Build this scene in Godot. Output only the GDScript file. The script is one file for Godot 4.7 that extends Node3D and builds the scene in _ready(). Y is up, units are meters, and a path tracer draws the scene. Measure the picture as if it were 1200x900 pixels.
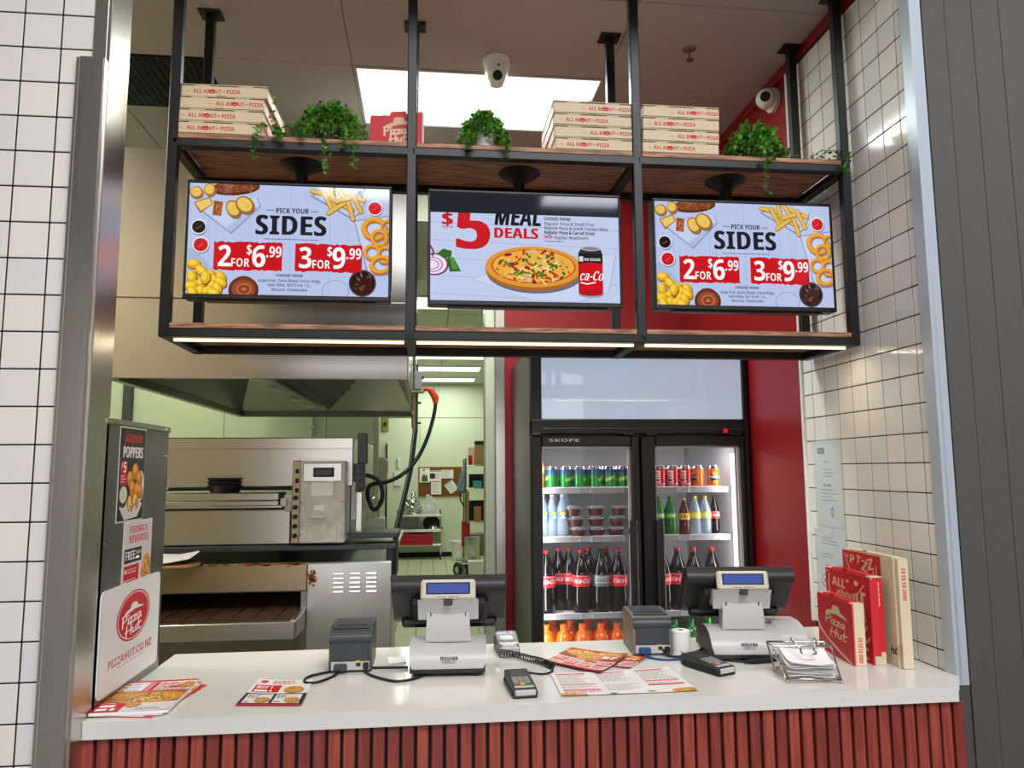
extends Node3D
# A takeaway pizza counter: y up, metres, z towards the customer. z = 0 is the front edge of the worktop.

var M := {}
var T := {}
var names := {}
var rng := RandomNumberGenerator.new()
const FL := 0.1
const WT := 0.9745


# ---------------------------------------------------------------- mesh builder
class MB:
	var s := SurfaceTool.new()
	var xf := Transform3D()

	func _init(t := Transform3D()):
		s.begin(Mesh.PRIMITIVE_TRIANGLES)
		xf = t

	func v(p: Vector3, n: Vector3, uv := Vector2.ZERO) -> void:
		s.set_normal((xf.basis * n).normalized())
		s.set_uv(uv)
		s.add_vertex(xf * p)

	func quad(a: Vector3, b: Vector3, c: Vector3, d: Vector3, r := Rect2(0, 0, 1, 1)) -> MB:   # clockwise seen from outside: top-left, top-right, bottom-right, bottom-left
		var n := (c - a).cross(b - a).normalized()
		var u := [r.position, Vector2(r.end.x, r.position.y), r.end, Vector2(r.position.x, r.end.y)]
		v(a, n, u[0]); v(b, n, u[1]); v(c, n, u[2])
		v(a, n, u[0]); v(c, n, u[2]); v(d, n, u[3])
		return self

	func face(p: Array, out: Vector3) -> void:
		var n: Vector3 = (p[1] - p[0]).cross(p[2] - p[0])
		if n.dot(out) > 0.0:
			p.reverse()
		n = n.normalized() * (1.0 if n.dot(out) > 0.0 else -1.0)
		for i in range(1, p.size() - 1):
			v(p[0], n); v(p[i], n); v(p[i + 1], n)

	func box(c: Vector3, size: Vector3, r := 0.0) -> MB:
		var h := size / 2.0
		r = minf(r, minf(h.x, minf(h.y, h.z)) * 0.98)
		var P := func(ax: int, sx, sy, sz) -> Vector3:
			var q := Vector3(sx * (h.x - (0.0 if ax == 0 else r)), sy * (h.y - (0.0 if ax == 1 else r)), sz * (h.z - (0.0 if ax == 2 else r)))
			return c + q
		for g in [-1, 1]:
			face([P.call(0, g, -1, -1), P.call(0, g, 1, -1), P.call(0, g, 1, 1), P.call(0, g, -1, 1)], Vector3(g, 0, 0))
			face([P.call(1, -1, g, -1), P.call(1, 1, g, -1), P.call(1, 1, g, 1), P.call(1, -1, g, 1)], Vector3(0, g, 0))
			face([P.call(2, -1, -1, g), P.call(2, 1, -1, g), P.call(2, 1, 1, g), P.call(2, -1, 1, g)], Vector3(0, 0, g))
		if r > 0.0:
			for g in [-1, 1]:
				for k in [-1, 1]:
					face([P.call(0, g, k, -1), P.call(0, g, k, 1), P.call(1, g, k, 1), P.call(1, g, k, -1)], Vector3(g, k, 0))
					face([P.call(0, g, -1, k), P.call(0, g, 1, k), P.call(2, g, 1, k), P.call(2, g, -1, k)], Vector3(g, 0, k))
					face([P.call(1, -1, g, k), P.call(1, 1, g, k), P.call(2, 1, g, k), P.call(2, -1, g, k)], Vector3(0, g, k))
					for l in [-1, 1]:
						face([P.call(0, g, k, l), P.call(1, g, k, l), P.call(2, g, k, l)], Vector3(g, k, l))
		return self

	func span(a: Vector3, b: Vector3, r := 0.0) -> MB:   # box between two corners
		return box((a + b) / 2.0, (b - a).abs(), r)

	func tube(pts: Array, r, n := 8, closed := false) -> MB:
		var m := pts.size()
		var rings := []
		var up := Vector3.UP
		for i in m:
			var d: Vector3
			if closed:
				d = (pts[(i + 1) % m] - pts[(i - 1 + m) % m]).normalized()
			else:
				d = (pts[mini(i + 1, m - 1)] - pts[maxi(i - 1, 0)]).normalized()
			if absf(d.dot(up)) > 0.95:
				up = Vector3.RIGHT if absf(d.x) < 0.9 else Vector3.BACK
			var x := up.cross(d).normalized()
			var y := d.cross(x)
			up = y
			var rr: float = r[i] if r is Array else r
			var ring := []
			for k in n:
				var a := TAU * k / n
				ring.append([pts[i] + (x * cos(a) + y * sin(a)) * rr, x * cos(a) + y * sin(a)])
			rings.append(ring)
		for i in (m if closed else m - 1):
			var A: Array = rings[i]
			var B: Array = rings[(i + 1) % m]
			for k in n:
				var l := (k + 1) % n
				v(A[k][0], A[k][1]); v(B[l][0], B[l][1]); v(A[l][0], A[l][1])
				v(A[k][0], A[k][1]); v(B[k][0], B[k][1]); v(B[l][0], B[l][1])
		if not closed:
			face(rings[0].map(func(q): return q[0]), pts[0] - pts[1])
			face(rings[m - 1].map(func(q): return q[0]), pts[m - 1] - pts[m - 2])
		return self

	func cyl(a: Vector3, b: Vector3, r: float, n := 16, r2 := -1.0) -> MB:
		return tube([a, b], [r, r if r2 < 0.0 else r2], n)

	func lathe(p: Array, n := 20, at := Vector3.ZERO) -> MB:   # profile of (radius, height), from the bottom up
		var m := p.size()
		var nn := []
		for i in m - 1:
			var d: Vector2 = (p[i + 1] - p[i]).normalized()
			nn.append(Vector2(d.y, -d.x))
		for i in m - 1:
			var n0: Vector2 = nn[i]
			var n1: Vector2 = nn[i]
			if i > 0 and nn[i - 1].dot(nn[i]) > 0.75:
				n0 = (nn[i - 1] + nn[i]).normalized()
			if i < m - 2 and nn[i + 1].dot(nn[i]) > 0.75:
				n1 = (nn[i + 1] + nn[i]).normalized()
			var v0: float = 1.0 - (p[i].y - p[0].y) / (p[m - 1].y - p[0].y)
			var v1: float = 1.0 - (p[i + 1].y - p[0].y) / (p[m - 1].y - p[0].y)
			for k in n:
				var a := TAU * k / n - PI / 2
				var b := TAU * (k + 1) / n - PI / 2
				var da := Vector3(cos(a), 0, -sin(a))
				var db := Vector3(cos(b), 0, -sin(b))
				var u0 := float(k) / n
				var u1 := float(k + 1) / n
				var Y := Vector3.UP
				var q := [at + da * p[i].x + Y * p[i].y, at + da * p[i + 1].x + Y * p[i + 1].y, at + db * p[i + 1].x + Y * p[i + 1].y, at + db * p[i].x + Y * p[i].y]
				var w := [da * n0.x + Y * n0.y, da * n1.x + Y * n1.y, db * n1.x + Y * n1.y, db * n0.x + Y * n0.y]
				var t := [Vector2(u0, v0), Vector2(u0, v1), Vector2(u1, v1), Vector2(u1, v0)]
				for e in [[0, 1, 2], [0, 2, 3]]:
					for f in e:
						v(q[f], w[f], t[f])
		return self

	func prism(poly: Array, z0: float, z1: float, smooth := false) -> MB:   # polygon in x, y pushed from z0 to z1
		var pp := PackedVector2Array(poly)
		if Geometry2D.is_polygon_clockwise(pp):
			pp.reverse()
		var idx := Geometry2D.triangulate_polygon(pp)
		var m := pp.size()
		for i in range(0, idx.size(), 3):
			for g in [[z1, 1], [z0, -1]]:
				var q := [pp[idx[i]], pp[idx[i + 1]], pp[idx[i + 2]]]
				face(q.map(func(k): return Vector3(k.x, k.y, g[0])), Vector3(0, 0, g[1]))
		for i in m:
			var a := pp[i]
			var b := pp[(i + 1) % m]
			var e := (b - a).normalized()
			var o := Vector2(e.y, -e.x)
			var oa := o
			var ob := o
			if smooth:
				var e0 := (a - pp[(i - 1 + m) % m]).normalized()
				var e1 := (pp[(i + 2) % m] - b).normalized()
				if e0.dot(e) > 0.7:
					oa = (o + Vector2(e0.y, -e0.x)).normalized()
				if e1.dot(e) > 0.7:
					ob = (o + Vector2(e1.y, -e1.x)).normalized()
			var A := Vector3(oa.x, oa.y, 0)
			var B := Vector3(ob.x, ob.y, 0)
			v(Vector3(a.x, a.y, z1), A); v(Vector3(b.x, b.y, z0), B); v(Vector3(a.x, a.y, z0), A)
			v(Vector3(a.x, a.y, z1), A); v(Vector3(b.x, b.y, z1), B); v(Vector3(b.x, b.y, z0), B)
		return self

	func grid(rows: Array, uvr := Rect2(0, 0, 1, 1)) -> MB:   # rows of points from the top, left to right, seen from the front
		var h := rows.size()
		var w: int = rows[0].size()
		var N := func(i, j) -> Vector3:
			var dx: Vector3 = rows[i][mini(j + 1, w - 1)] - rows[i][maxi(j - 1, 0)]
			var dy: Vector3 = rows[mini(i + 1, h - 1)][j] - rows[maxi(i - 1, 0)][j]
			return dy.cross(dx).normalized()
		for i in h - 1:
			for j in w - 1:
				for e in [[0, 0], [0, 1], [1, 1], [0, 0], [1, 1], [1, 0]]:
					var a: int = i + e[0]
					var b: int = j + e[1]
					v(rows[a][b], N.call(a, b), uvr.position + uvr.size * Vector2(float(b) / (w - 1), float(a) / (h - 1)))
		return self

	func into(am: ArrayMesh, mat: Material) -> void:
		s.commit(am)
		am.surface_set_material(am.get_surface_count() - 1, mat)

	func mesh() -> ArrayMesh:
		return s.commit()


# ---------------------------------------------------------------- drawing of flat print
class CV:
	var im: Image
	var S := 2
	var W := 0
	var H := 0
	static var fonts := {}
	static var glyphs := {}

	func _init(w: int, h: int, bg: Color, ss := 2):
		S = ss; W = w; H = h
		im = Image.create(w * S, h * S, false, Image.FORMAT_RGBA8)
		im.fill(bg)

	func fill(cs: Array, col: Color) -> void:   # even-odd fill of contours, in picture units
		var E := []
		var y0 := 1e9
		var y1 := -1e9
		for c in cs:
			var m: int = c.size()
			for i in m:
				var a: Vector2 = c[i] * S
				var b: Vector2 = c[(i + 1) % m] * S
				y0 = minf(y0, a.y); y1 = maxf(y1, a.y)
				if a.y == b.y: continue
				E.append([a, b] if a.y < b.y else [b, a])
		E.sort_custom(func(p, q): return p[0].y < q[0].y)
		var live := []
		var k := 0
		for y in range(maxi(0, int(y0)), mini(H * S, int(ceilf(y1)))):
			var yc := y + 0.5
			while k < E.size() and E[k][0].y <= yc:
				live.append(E[k]); k += 1
			live = live.filter(func(e): return e[1].y > yc)
			var xs := []
			for e in live:
				xs.append(e[0].x + (yc - e[0].y) * (e[1].x - e[0].x) / (e[1].y - e[0].y))
			xs.sort()
			for i in range(0, xs.size() - 1, 2):
				var a := int(roundf(xs[i]))
				im.fill_rect(Rect2i(a, y, maxi(0, int(roundf(xs[i + 1])) - a), 1), col)

	func poly(p: Array, col: Color) -> void:
		fill([p], col)

	func rect(x: float, y: float, w: float, h: float, col: Color) -> void:
		im.fill_rect(Rect2i(int(x * S), int(y * S), int(maxf(1, w * S)), int(maxf(1, h * S))), col)

	func ell(cx: float, cy: float, rx: float, ry: float, col: Color, rot := 0.0, hole := 0.0) -> void:
		var p := []
		var q := []
		for i in 36:
			var d := Vector2(cos(TAU * i / 36), sin(TAU * i / 36))
			p.append(Vector2(cx, cy) + (d * Vector2(rx, ry)).rotated(rot))
			q.append(Vector2(cx, cy) + (d * Vector2(rx, ry) * hole).rotated(rot))
		fill([p, q] if hole > 0.0 else [p], col)

	func stroke(p: Array, wid: float, col: Color) -> void:
		for i in p.size():
			ell(p[i].x, p[i].y, wid / 2, wid / 2, col)
			if i + 1 < p.size():
				var n: Vector2 = (p[i + 1] - p[i]).orthogonal().normalized() * wid / 2
				fill([[p[i] + n, p[i + 1] + n, p[i + 1] - n, p[i] - n]], col)

	static func outline(fname: String, wgt: int, ch: int) -> Array:
		var key := fname + str(wgt) + "/" + str(ch)
		if glyphs.has(key): return glyphs[key]
		if not fonts.has(fname + str(wgt)):
			var f := SystemFont.new()
			f.font_names = PackedStringArray([fname]); f.font_weight = wgt
			fonts[fname + str(wgt)] = f
		var ts := TextServerManager.get_primary_interface()
		var rid: RID = fonts[fname + str(wgt)].get_rids()[0]
		var g := ts.font_get_glyph_index(rid, 64, ch, 0)
		var c := ts.font_get_glyph_contours(rid, 64, g)
		var out := []
		var at := 0
		for e in c.get("contours", []):
			var raw := []
			for i in range(at, e + 1):
				raw.append(c.points[i])
			at = e + 1
			var m := raw.size()
			var p := []
			for i in m:
				var q: Vector3 = raw[i]
				var nx: Vector3 = raw[(i + 1) % m]
				var pv: Vector3 = raw[(i - 1 + m) % m]
				if int(q.z) == 1:
					p.append(Vector2(q.x, q.y))
				else:
					var a := Vector2(pv.x, pv.y) if int(pv.z) == 1 else Vector2(pv.x + q.x, pv.y + q.y) / 2
					var b := Vector2(nx.x, nx.y) if int(nx.z) == 1 else Vector2(nx.x + q.x, nx.y + q.y) / 2
					for t in [0.25, 0.5, 0.75, 1.0]:
						p.append(a * (1 - t) * (1 - t) + Vector2(q.x, q.y) * 2 * t * (1 - t) + b * t * t)
			out.append(p)
		var adv: Vector2 = ts.font_get_glyph_advance(rid, 64, g)
		glyphs[key] = [out, adv.x]
		return glyphs[key]

	# text with its capitals `cap` units high, from (x, y) on the baseline; align 0 left, 0.5 centre, 1 right; fit > 0 squeezes it to that width
	func text(s: String, x: float, y: float, cap: float, col: Color, o := {}) -> float:
		var fname: String = o.get("font", "Droid Sans")
		var wgt: int = o.get("w", 700)
		var k := cap / 46.0
		var total := 0.0
		for i in s.length():
			total += outline(fname, wgt, s.unicode_at(i))[1] + o.get("gap", 0.0)
		var sx: float = o.get("sx", 1.0) * k
		if o.get("fit", 0.0) > 0.0:
			sx = o.fit / total
		var pen: float = -total * sx * o.get("align", 0.0)
		var rot: float = o.get("rot", 0.0)
		for i in s.length():
			var g := outline(fname, wgt, s.unicode_at(i))
			var cs := []
			for c in g[0]:
				cs.append(c.map(func(q): return Vector2(x, y) + Vector2(pen + q.x * sx - q.y * k * o.get("skew", 0.0), k * q.y).rotated(rot)))
			if cs:
				fill(cs, col)
			pen += (g[1] + o.get("gap", 0.0)) * sx
		return total * sx

	func lines(x: float, y: float, w: float, n: int, pitch: float, hgt: float, col: Color, r: RandomNumberGenerator) -> void:   # rows of small print too fine to read
		for i in n:
			var px := x
			var end := x + w * r.randf_range(0.6, 1.0)
			while px < end:
				var l := r.randf_range(2.0, 6.0) * hgt
				rect(px, y + i * pitch, minf(l, end - px), hgt, col)
				px += l + hgt * 0.9

	func tex() -> ImageTexture:
		var q: Image = im.duplicate()
		q.resize(W, H, Image.INTERPOLATE_TRILINEAR if S == 1 else Image.INTERPOLATE_BILINEAR)
		return ImageTexture.create_from_image(q)


# ---------------------------------------------------------------- nodes
func numbered(n: String) -> String:
	names[n] = names.get(n, 0) + 1
	return n if names[n] == 1 else "%s_%03d" % [n, names[n] - 1]

func thing(n: String, label: String, cat: String, at := Vector3.ZERO, yaw := 0.0, group := "") -> Node3D:
	var o := Node3D.new()
	o.name = numbered(n); add_child(o)
	o.position = at; o.rotation.y = yaw
	meta(o, label, cat, group)
	return o

func meta(o: Node, label: String, cat: String, group := "") -> void:
	o.set_meta("label", label); o.set_meta("category", cat)
	if group: o.set_meta("group", group)

func part(n: String, b, mat: Material, parent: Node, kind := "") -> MeshInstance3D:
	var o := MeshInstance3D.new()
	o.name = n
	o.mesh = b.mesh() if b is MB else b
	if mat: o.material_override = mat
	if kind: o.set_meta("kind", kind)
	parent.add_child(o, true)
	return o

func solo(n: String, b, mat: Material, label: String, cat: String, group := "", at := Vector3.ZERO, yaw := 0.0) -> MeshInstance3D:
	var o := part(numbered(n), b, mat, self)
	o.position = at; o.rotation.y = yaw
	meta(o, label, cat, group)
	return o

func struct(n: String, b, mat: Material, parent: Node = self) -> MeshInstance3D:
	var o := part(numbered(n) if parent == self else n, b, mat, parent)
	if parent == self: o.set_meta("kind", "structure")
	return o

func dup(o: Node3D, base: String, label: String, at: Vector3, yaw := 0.0, group := "") -> Node3D:
	var c: Node3D = o.duplicate()
	c.name = numbered(base); add_child(c)
	c.position = at; c.rotation.y = yaw
	c.set_meta("label", label)
	if group: c.set_meta("group", group)
	return c

func V(x: float, y: float, z: float) -> Vector3:
	return Vector3(x, y, z)

func nth(i: int) -> String:
	return ["first", "second", "third", "fourth", "fifth", "sixth", "seventh", "eighth"][i]


# ---------------------------------------------------------------- materials
func mat(n: String, c: Color, rough := 0.5, metal := 0.0) -> StandardMaterial3D:
	var m := StandardMaterial3D.new()
	m.resource_name = n
	m.albedo_color = c; m.roughness = rough; m.metallic = metal
	M[n] = m
	return m

func noise_img(w: int, h: int, sd: int, freq: float, oct := 4, kind := FastNoiseLite.TYPE_SIMPLEX_SMOOTH) -> Image:
	var f := FastNoiseLite.new()
	f.seed = sd; f.frequency = freq; f.fractal_octaves = oct; f.noise_type = kind
	return f.get_seamless_image(w, h)

func ramp(img: Image, a: Color, b: Color, lo := 0.0, hi := 1.0) -> ImageTexture:   # grey noise to a blend of two colours
	var w := img.get_width()
	var h := img.get_height()
	img.convert(Image.FORMAT_L8)
	var d := img.get_data()
	var out := PackedByteArray()
	out.resize(w * h * 3)
	var lut := PackedByteArray()
	for i in 256:
		var c := a.lerp(b, clampf((i / 255.0 - lo) / (hi - lo), 0, 1))
		lut.append_array(PackedByteArray([int(c.r * 255), int(c.g * 255), int(c.b * 255)]))
	for i in w * h:
		var k := d[i] * 3
		out[i * 3] = lut[k]; out[i * 3 + 1] = lut[k + 1]; out[i * 3 + 2] = lut[k + 2]
	return ImageTexture.create_from_image(Image.create_from_data(w, h, false, Image.FORMAT_RGB8, out))

func triplanar(m: StandardMaterial3D, sc: Vector3) -> StandardMaterial3D:
	m.uv1_triplanar = true; m.uv1_world_triplanar = true; m.uv1_scale = sc
	return m

func textured(n: String, t: Texture2D, rough := 0.6) -> StandardMaterial3D:
	var m := mat(n, Color.WHITE, rough)
	m.albedo_texture = t
	return m

func glow(n: String, c: Color, e: float, t: Texture2D = null) -> StandardMaterial3D:
	var m := mat(n, Color(0.02, 0.02, 0.02), 0.2)
	m.emission_enabled = true; m.emission = c; m.emission_energy_multiplier = e
	if t:
		m.emission = Color.WHITE
		m.emission_operator = BaseMaterial3D.EMISSION_OP_MULTIPLY
		m.emission_texture = t
	return m

func steel(n: String, c: Color, rough: float, sc: Vector3, wave := 0.05) -> StandardMaterial3D:
	var m := mat(n, c, rough, 1.0)
	m.roughness_texture = T.brush; m.roughness_texture_channel = BaseMaterial3D.TEXTURE_CHANNEL_RED
	triplanar(m, sc)
	if wave > 0.0:
		m.heightmap_enabled = true; m.heightmap_texture = T.dent; m.heightmap_scale = wave
	return m


# ---------------------------------------------------------------- flat print: screens, posters, boxes, labels
const RED := Color(0.78, 0.1, 0.15)
const KRAFT := Color(0.86, 0.785, 0.66)

func brush_word(c: CV, which: int, x: float, y: float, k: float, wid: float, col: Color, rot := 0.0, sx := 1.0) -> void:   # the hand-brushed two-word name, cap height k
	var L := [[[[.02, .0], [-.1, 1.05]], [[-.06, .06], [.2, -.04], [.36, .1], [.32, .36], [.1, .54], [-.03, .56]], [[.5, .42], [.42, .98]], [[.53, .16], [.55, .12]],
		[[.6, .46], [.88, .42], [.56, .98], [.86, .92]], [[.98, .46], [1.26, .42], [.94, .98], [1.24, .92]], [[1.66, .5], [1.5, .42], [1.34, .64], [1.36, .92], [1.5, .96], [1.66, .6], [1.68, .46], [1.64, .8], [1.72, .98]]],
		[[[.06, .02], [-.06, 1.05]], [[.5, -.04], [.4, 1.0]], [[-.1, .58], [.54, .44]], [[.66, .46], [.6, .8], [.7, .98], [.86, .86], [.96, .46], [.92, .84], [1.0, .98]], [[1.26, .0], [1.16, .9], [1.26, .98], [1.38, .92]], [[1.06, .4], [1.48, .32]]]]
	for st in L[which]:
		var p := []
		for q in st:
			p.append(Vector2(x, y) + (Vector2(q[0] * sx, q[1] - 1.0) * k).rotated(rot))
		c.stroke(p, wid, col)

func roof_mark(c: CV, x: float, y: float, w: float, col: Color, rot := 0.0) -> void:   # the hat-shaped roof over the name
	var p := []
	for q in [[-.5, .0], [-.44, -.06], [-.2, -.13], [-.15, -.28], [-.05, -.31], [.13, -.29], [.19, -.13], [.42, -.02], [.5, .06], [.3, .02], [.0, -.02], [-.3, .03], [-.48, .07]]:
		p.append(Vector2(x, y) + (Vector2(q[0], q[1]) * w).rotated(rot))
	c.poly(p, col)

func all_about(c: CV, x: float, y: float, cap: float) -> void:
	c.text("THIS IS", x, y - cap * .3, cap * .22, RED, {"sx": .8})
	x += cap * 1.5
	x += c.text("ALL AB", x, y, cap, RED, {"sx": .74})
	c.ell(x + cap * .42, y - cap * .5, cap * .58, cap * .58, RED)
	roof_mark(c, x + cap * .42, y - cap * .3, cap * .8, KRAFT)
	x += cap * .98
	x += c.text("UT", x, y, cap, RED, {"sx": .74})
	x += c.text("the", x + cap * .1, y - cap * .3, cap * .4, RED, {"sx": .8}) + cap * .25
	c.text("PIZZA", x, y, cap, RED, {"sx": .74})

func toast(c: CV, x: float, y: float, w: float, h: float, rot: float) -> void:
	c.ell(x + 3, y + 5, w, h, Color(.45, .46, .56), rot)
	c.ell(x, y, w, h, Color(.66, .42, .16), rot)
	c.ell(x - 2, y - 3, w * .8, h * .76, Color(.93, .78, .38), rot)
	for i in 14:
		c.ell(x + rng.randf_range(-.5, .5) * w, y + rng.randf_range(-.5, .5) * h, rng.randf_range(2, 6), 2, Color(.85, .62, .2).lerp(Color(1, .9, .55), rng.randf()), rot)

func planks(c: CV, bg: Color, dark: Color) -> void:
	for i in 46:
		var x := rng.randf() * c.W
		c.rect(x, 0, rng.randf_range(.5, 2.5), c.H, bg.lerp(dark, rng.randf() * .5))
	for i in 5:
		c.rect(c.W * (.1 + .2 * i), 0, 1.5, c.H, dark)

func ring(c: CV, x: float, y: float, rx: float, ry: float, rot: float) -> void:
	c.ell(x + 4, y + 8, rx, ry, Color(.5, .5, .6), rot, .62)
	c.ell(x, y, rx, ry, Color(.78, .45, .1), rot, .55)
	c.ell(x - 2, y - 3, rx * .94, ry * .94, Color(.93, .66, .22), rot, .68)

func cup(c: CV, x: float, y: float, r: float, inner: Color) -> void:
	c.ell(x + 3, y + 5, r, r, Color(.48, .49, .6))
	c.ell(x, y, r, r, Color(.93, .93, .96))
	c.ell(x, y, r * .86, r * .84, inner)
	c.stroke([Vector2(x - r * .35, y + r * .25), Vector2(x, y + r * .1), Vector2(x + r * .3, y - r * .2)], r * .1, inner.lightened(.35))

func screen_sides() -> ImageTexture:
	var W := 900.0
	var c := CV.new(900, 506, Color(.74, .79, .93))
	planks(c, Color(.74, .79, .93), Color(.6, .66, .82))
	# papers under the food
	c.poly([Vector2(40, 120), Vector2(300, 60), Vector2(318, 100), Vector2(190, 232)], Color(.55, .6, .74))
	c.poly([Vector2(46, 116), Vector2(296, 60), Vector2(312, 98), Vector2(188, 224)], Color(.79, .83, .93))
	c.poly([Vector2(160, 206), Vector2(300, 100), Vector2(312, 98), Vector2(188, 224)], Color(.7, .75, .88))
	c.poly([Vector2(536, 44), Vector2(560, 30), Vector2(800, 30), Vector2(770, 118), Vector2(728, 148)], Color(.5, .55, .7))
	c.poly([Vector2(544, 40), Vector2(800, 20), Vector2(766, 112), Vector2(728, 140)], Color(.76, .8, .92))
	c.poly([Vector2(738, 152), Vector2(900, 124), Vector2(900, 404), Vector2(806, 414)], Color(.55, .6, .74))
	c.poly([Vector2(744, 156), Vector2(900, 130), Vector2(900, 396), Vector2(810, 406)], Color(.8, .83, .93))
	c.poly([Vector2(0, 300), Vector2(30, 300), Vector2(170, 452), Vector2(150, 506), Vector2(0, 506)], Color(.68, .73, .87))
	# bread
	c.ell(200, 18, 110, 34, Color(.36, .17, .09), -.1)
	c.ell(200, 14, 100, 26, Color(.5, .26, .14), -.1)
	for i in 40:
		c.ell(rng.randf_range(110, 290), rng.randf_range(0, 34), 3, 2, Color(.75, .5, .3))
	toast(c, 30, 44, 30, 28, .3)
	toast(c, 88, 30, 26, 30, -.2)
	c.poly([Vector2(20, 90), Vector2(90, 62), Vector2(104, 96), Vector2(50, 140)], Color(.62, .36, .14))
	c.poly([Vector2(26, 92), Vector2(88, 68), Vector2(100, 96), Vector2(52, 130)], Color(.93, .79, .42))
	c.poly([Vector2(108, 80), Vector2(148, 84), Vector2(142, 150), Vector2(104, 146)], Color(.6, .27, .12))
	for i in 50:
		c.ell(rng.randf_range(108, 142), rng.randf_range(86, 146), 2.2, 1.6, Color(.85, .6, .35))
	toast(c, 196, 116, 32, 44, -.5)
	toast(c, 246, 96, 46, 38, .7)
	# dips
	cup(c, 46, 202, 34, Color(.13, .07, .08))
	cup(c, 58, 284, 36, Color(.8, .09, .12))
	cup(c, 834, 92, 35, Color(.82, .1, .13))
	# fries
	for f in [[590, 30, .2], [640, 40, 1.4], [616, 62, 1.1], [680, 30, 1.0], [690, 84, .5], [660, 96, -.6], [722, 104, 1.3], [740, 40, .4], [700, 54, -.3], [750, 70, 1.1]]:
		var d := Vector2(46, 0).rotated(f[2])
		c.stroke([Vector2(f[0], f[1]) - d, Vector2(f[0], f[1]) + d], 24, Color(.62, .44, .14))
		c.stroke([Vector2(f[0] - 1, f[1] - 2) - d, Vector2(f[0] - 1, f[1] - 2) + d], 17, Color(.9, .74, .34))
	# onion rings
	for o in [[834, 190, 62, 56, .2], [888, 180, 26, 40, .4], [856, 232, 42, 42, 0], [824, 300, 40, 38, 0], [884, 310, 40, 44, .3], [866, 356, 56, 44, -.3]]:
		ring(c, o[0], o[1], o[2], o[3], o[4])
	# nuggets
	for i in 17:
		var p := Vector2([30, 64, 24, 50, 96, 120, 150, 110, 70, 20, 150, 136, 60, 96, 120, 30, 84][i], [370, 400, 428, 468, 420, 440, 428, 470, 452, 470, 452, 480, 494, 492, 500, 500, 432][i])
		c.ell(p.x + 3, p.y + 5, 31, 23, Color(.55, .33, .06), i * .7)
		c.ell(p.x, p.y, 29, 21, Color(.9, .68, .1), i * .7)
		c.ell(p.x - 4, p.y - 5, 20, 12, Color(.98, .84, .3), i * .7)
	# mousse, drink, empty glass
	c.ell(252, 486, 66, 62, Color(.22, .13, .11)); c.ell(252, 480, 60, 58, Color(.45, .2, .11)); c.ell(252, 484, 50, 46, Color(.6, .3, .18))
	for k in 3:
		c.ell(254, 482, 34 - k * 10, 28 - k * 9, Color(.72, .42, .27) if k % 2 == 0 else Color(.5, .22, .12))
	c.ell(660, 484, 62, 52, Color(.55, .6, .75), 0, .94)
	c.ell(782, 444, 62, 62, Color(.3, .2, .24)); c.ell(782, 444, 54, 54, Color(.13, .07, .09)); c.ell(782, 452, 44, 40, Color(.25, .1, .07))
	for i in 12:
		c.ell(782 + rng.randf_range(-36, 36), 440 + rng.randf_range(-34, 34), rng.randf_range(5, 14), 5, Color(.5, .42, .42).lerp(Color(.2, .1, .1), rng.randf()), rng.randf() * 3)
	# words
	var ink := Color(.13, .12, .15)
	c.text("PICK YOUR", 458, 128, 23, ink, {"align": .5, "fit": 150.0})
	c.rect(342, 114, 34, 2.5, ink); c.rect(540, 116, 34, 2.5, ink)
	c.text("SIDES", 456, 228, 88, ink, {"align": .5, "fit": 326.0})
	for k in 4:
		c.text("SIDES", 454 + k * 1.4, 228, 88, ink, {"align": .5, "fit": 326.0})
	c.rect(338, 248, 240, 3, Color(.4, .4, .45))
	for b in [[116, "2", "$6", 1.0], [476, "3", "$9", 1.0]]:
		var x: float = b[0]
		var e := []
		for i in 25:
			e.append(Vector2(x + i * 12.6, 268 + rng.randf_range(-4, 4)))
		for i in 25:
			e.append(Vector2(x + 302 - i * 12.6, 396 + rng.randf_range(-4, 4)))
		c.poly(e, Color(.8, .09, .12))
		c.text(b[1], x + 14, 380, 96, Color.WHITE, {"fit": 64.0})
		c.text("FOR", x + 74, 380, 38, Color.WHITE, {"fit": 84.0})
		c.text("$", x + 142, 324, 46, Color.WHITE, {"fit": 26.0})
		c.text(b[2][1], x + 164, 380, 98, Color.WHITE, {"fit": 66.0})
		c.text(".99", x + 228, 334, 50, Color.WHITE, {"fit": 72.0})
	c.text("CHOOSE FROM:", 454, 422, 12, ink, {"align": .5, "fit": 122.0})
	c.text("Large Fries, Garlic Bread, Onion Rings,", 454, 446, 13, ink, {"align": .5, "fit": 280.0, "w": 400})
	c.text("Hash Bites, Soft Drink 1.5L,", 454, 466, 13, ink, {"align": .5, "fit": 194.0, "w": 400})
	c.text("Mousse, Cheesecake", 454, 487, 13, ink, {"align": .5, "fit": 160.0, "w": 400})
	return c.tex()

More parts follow.
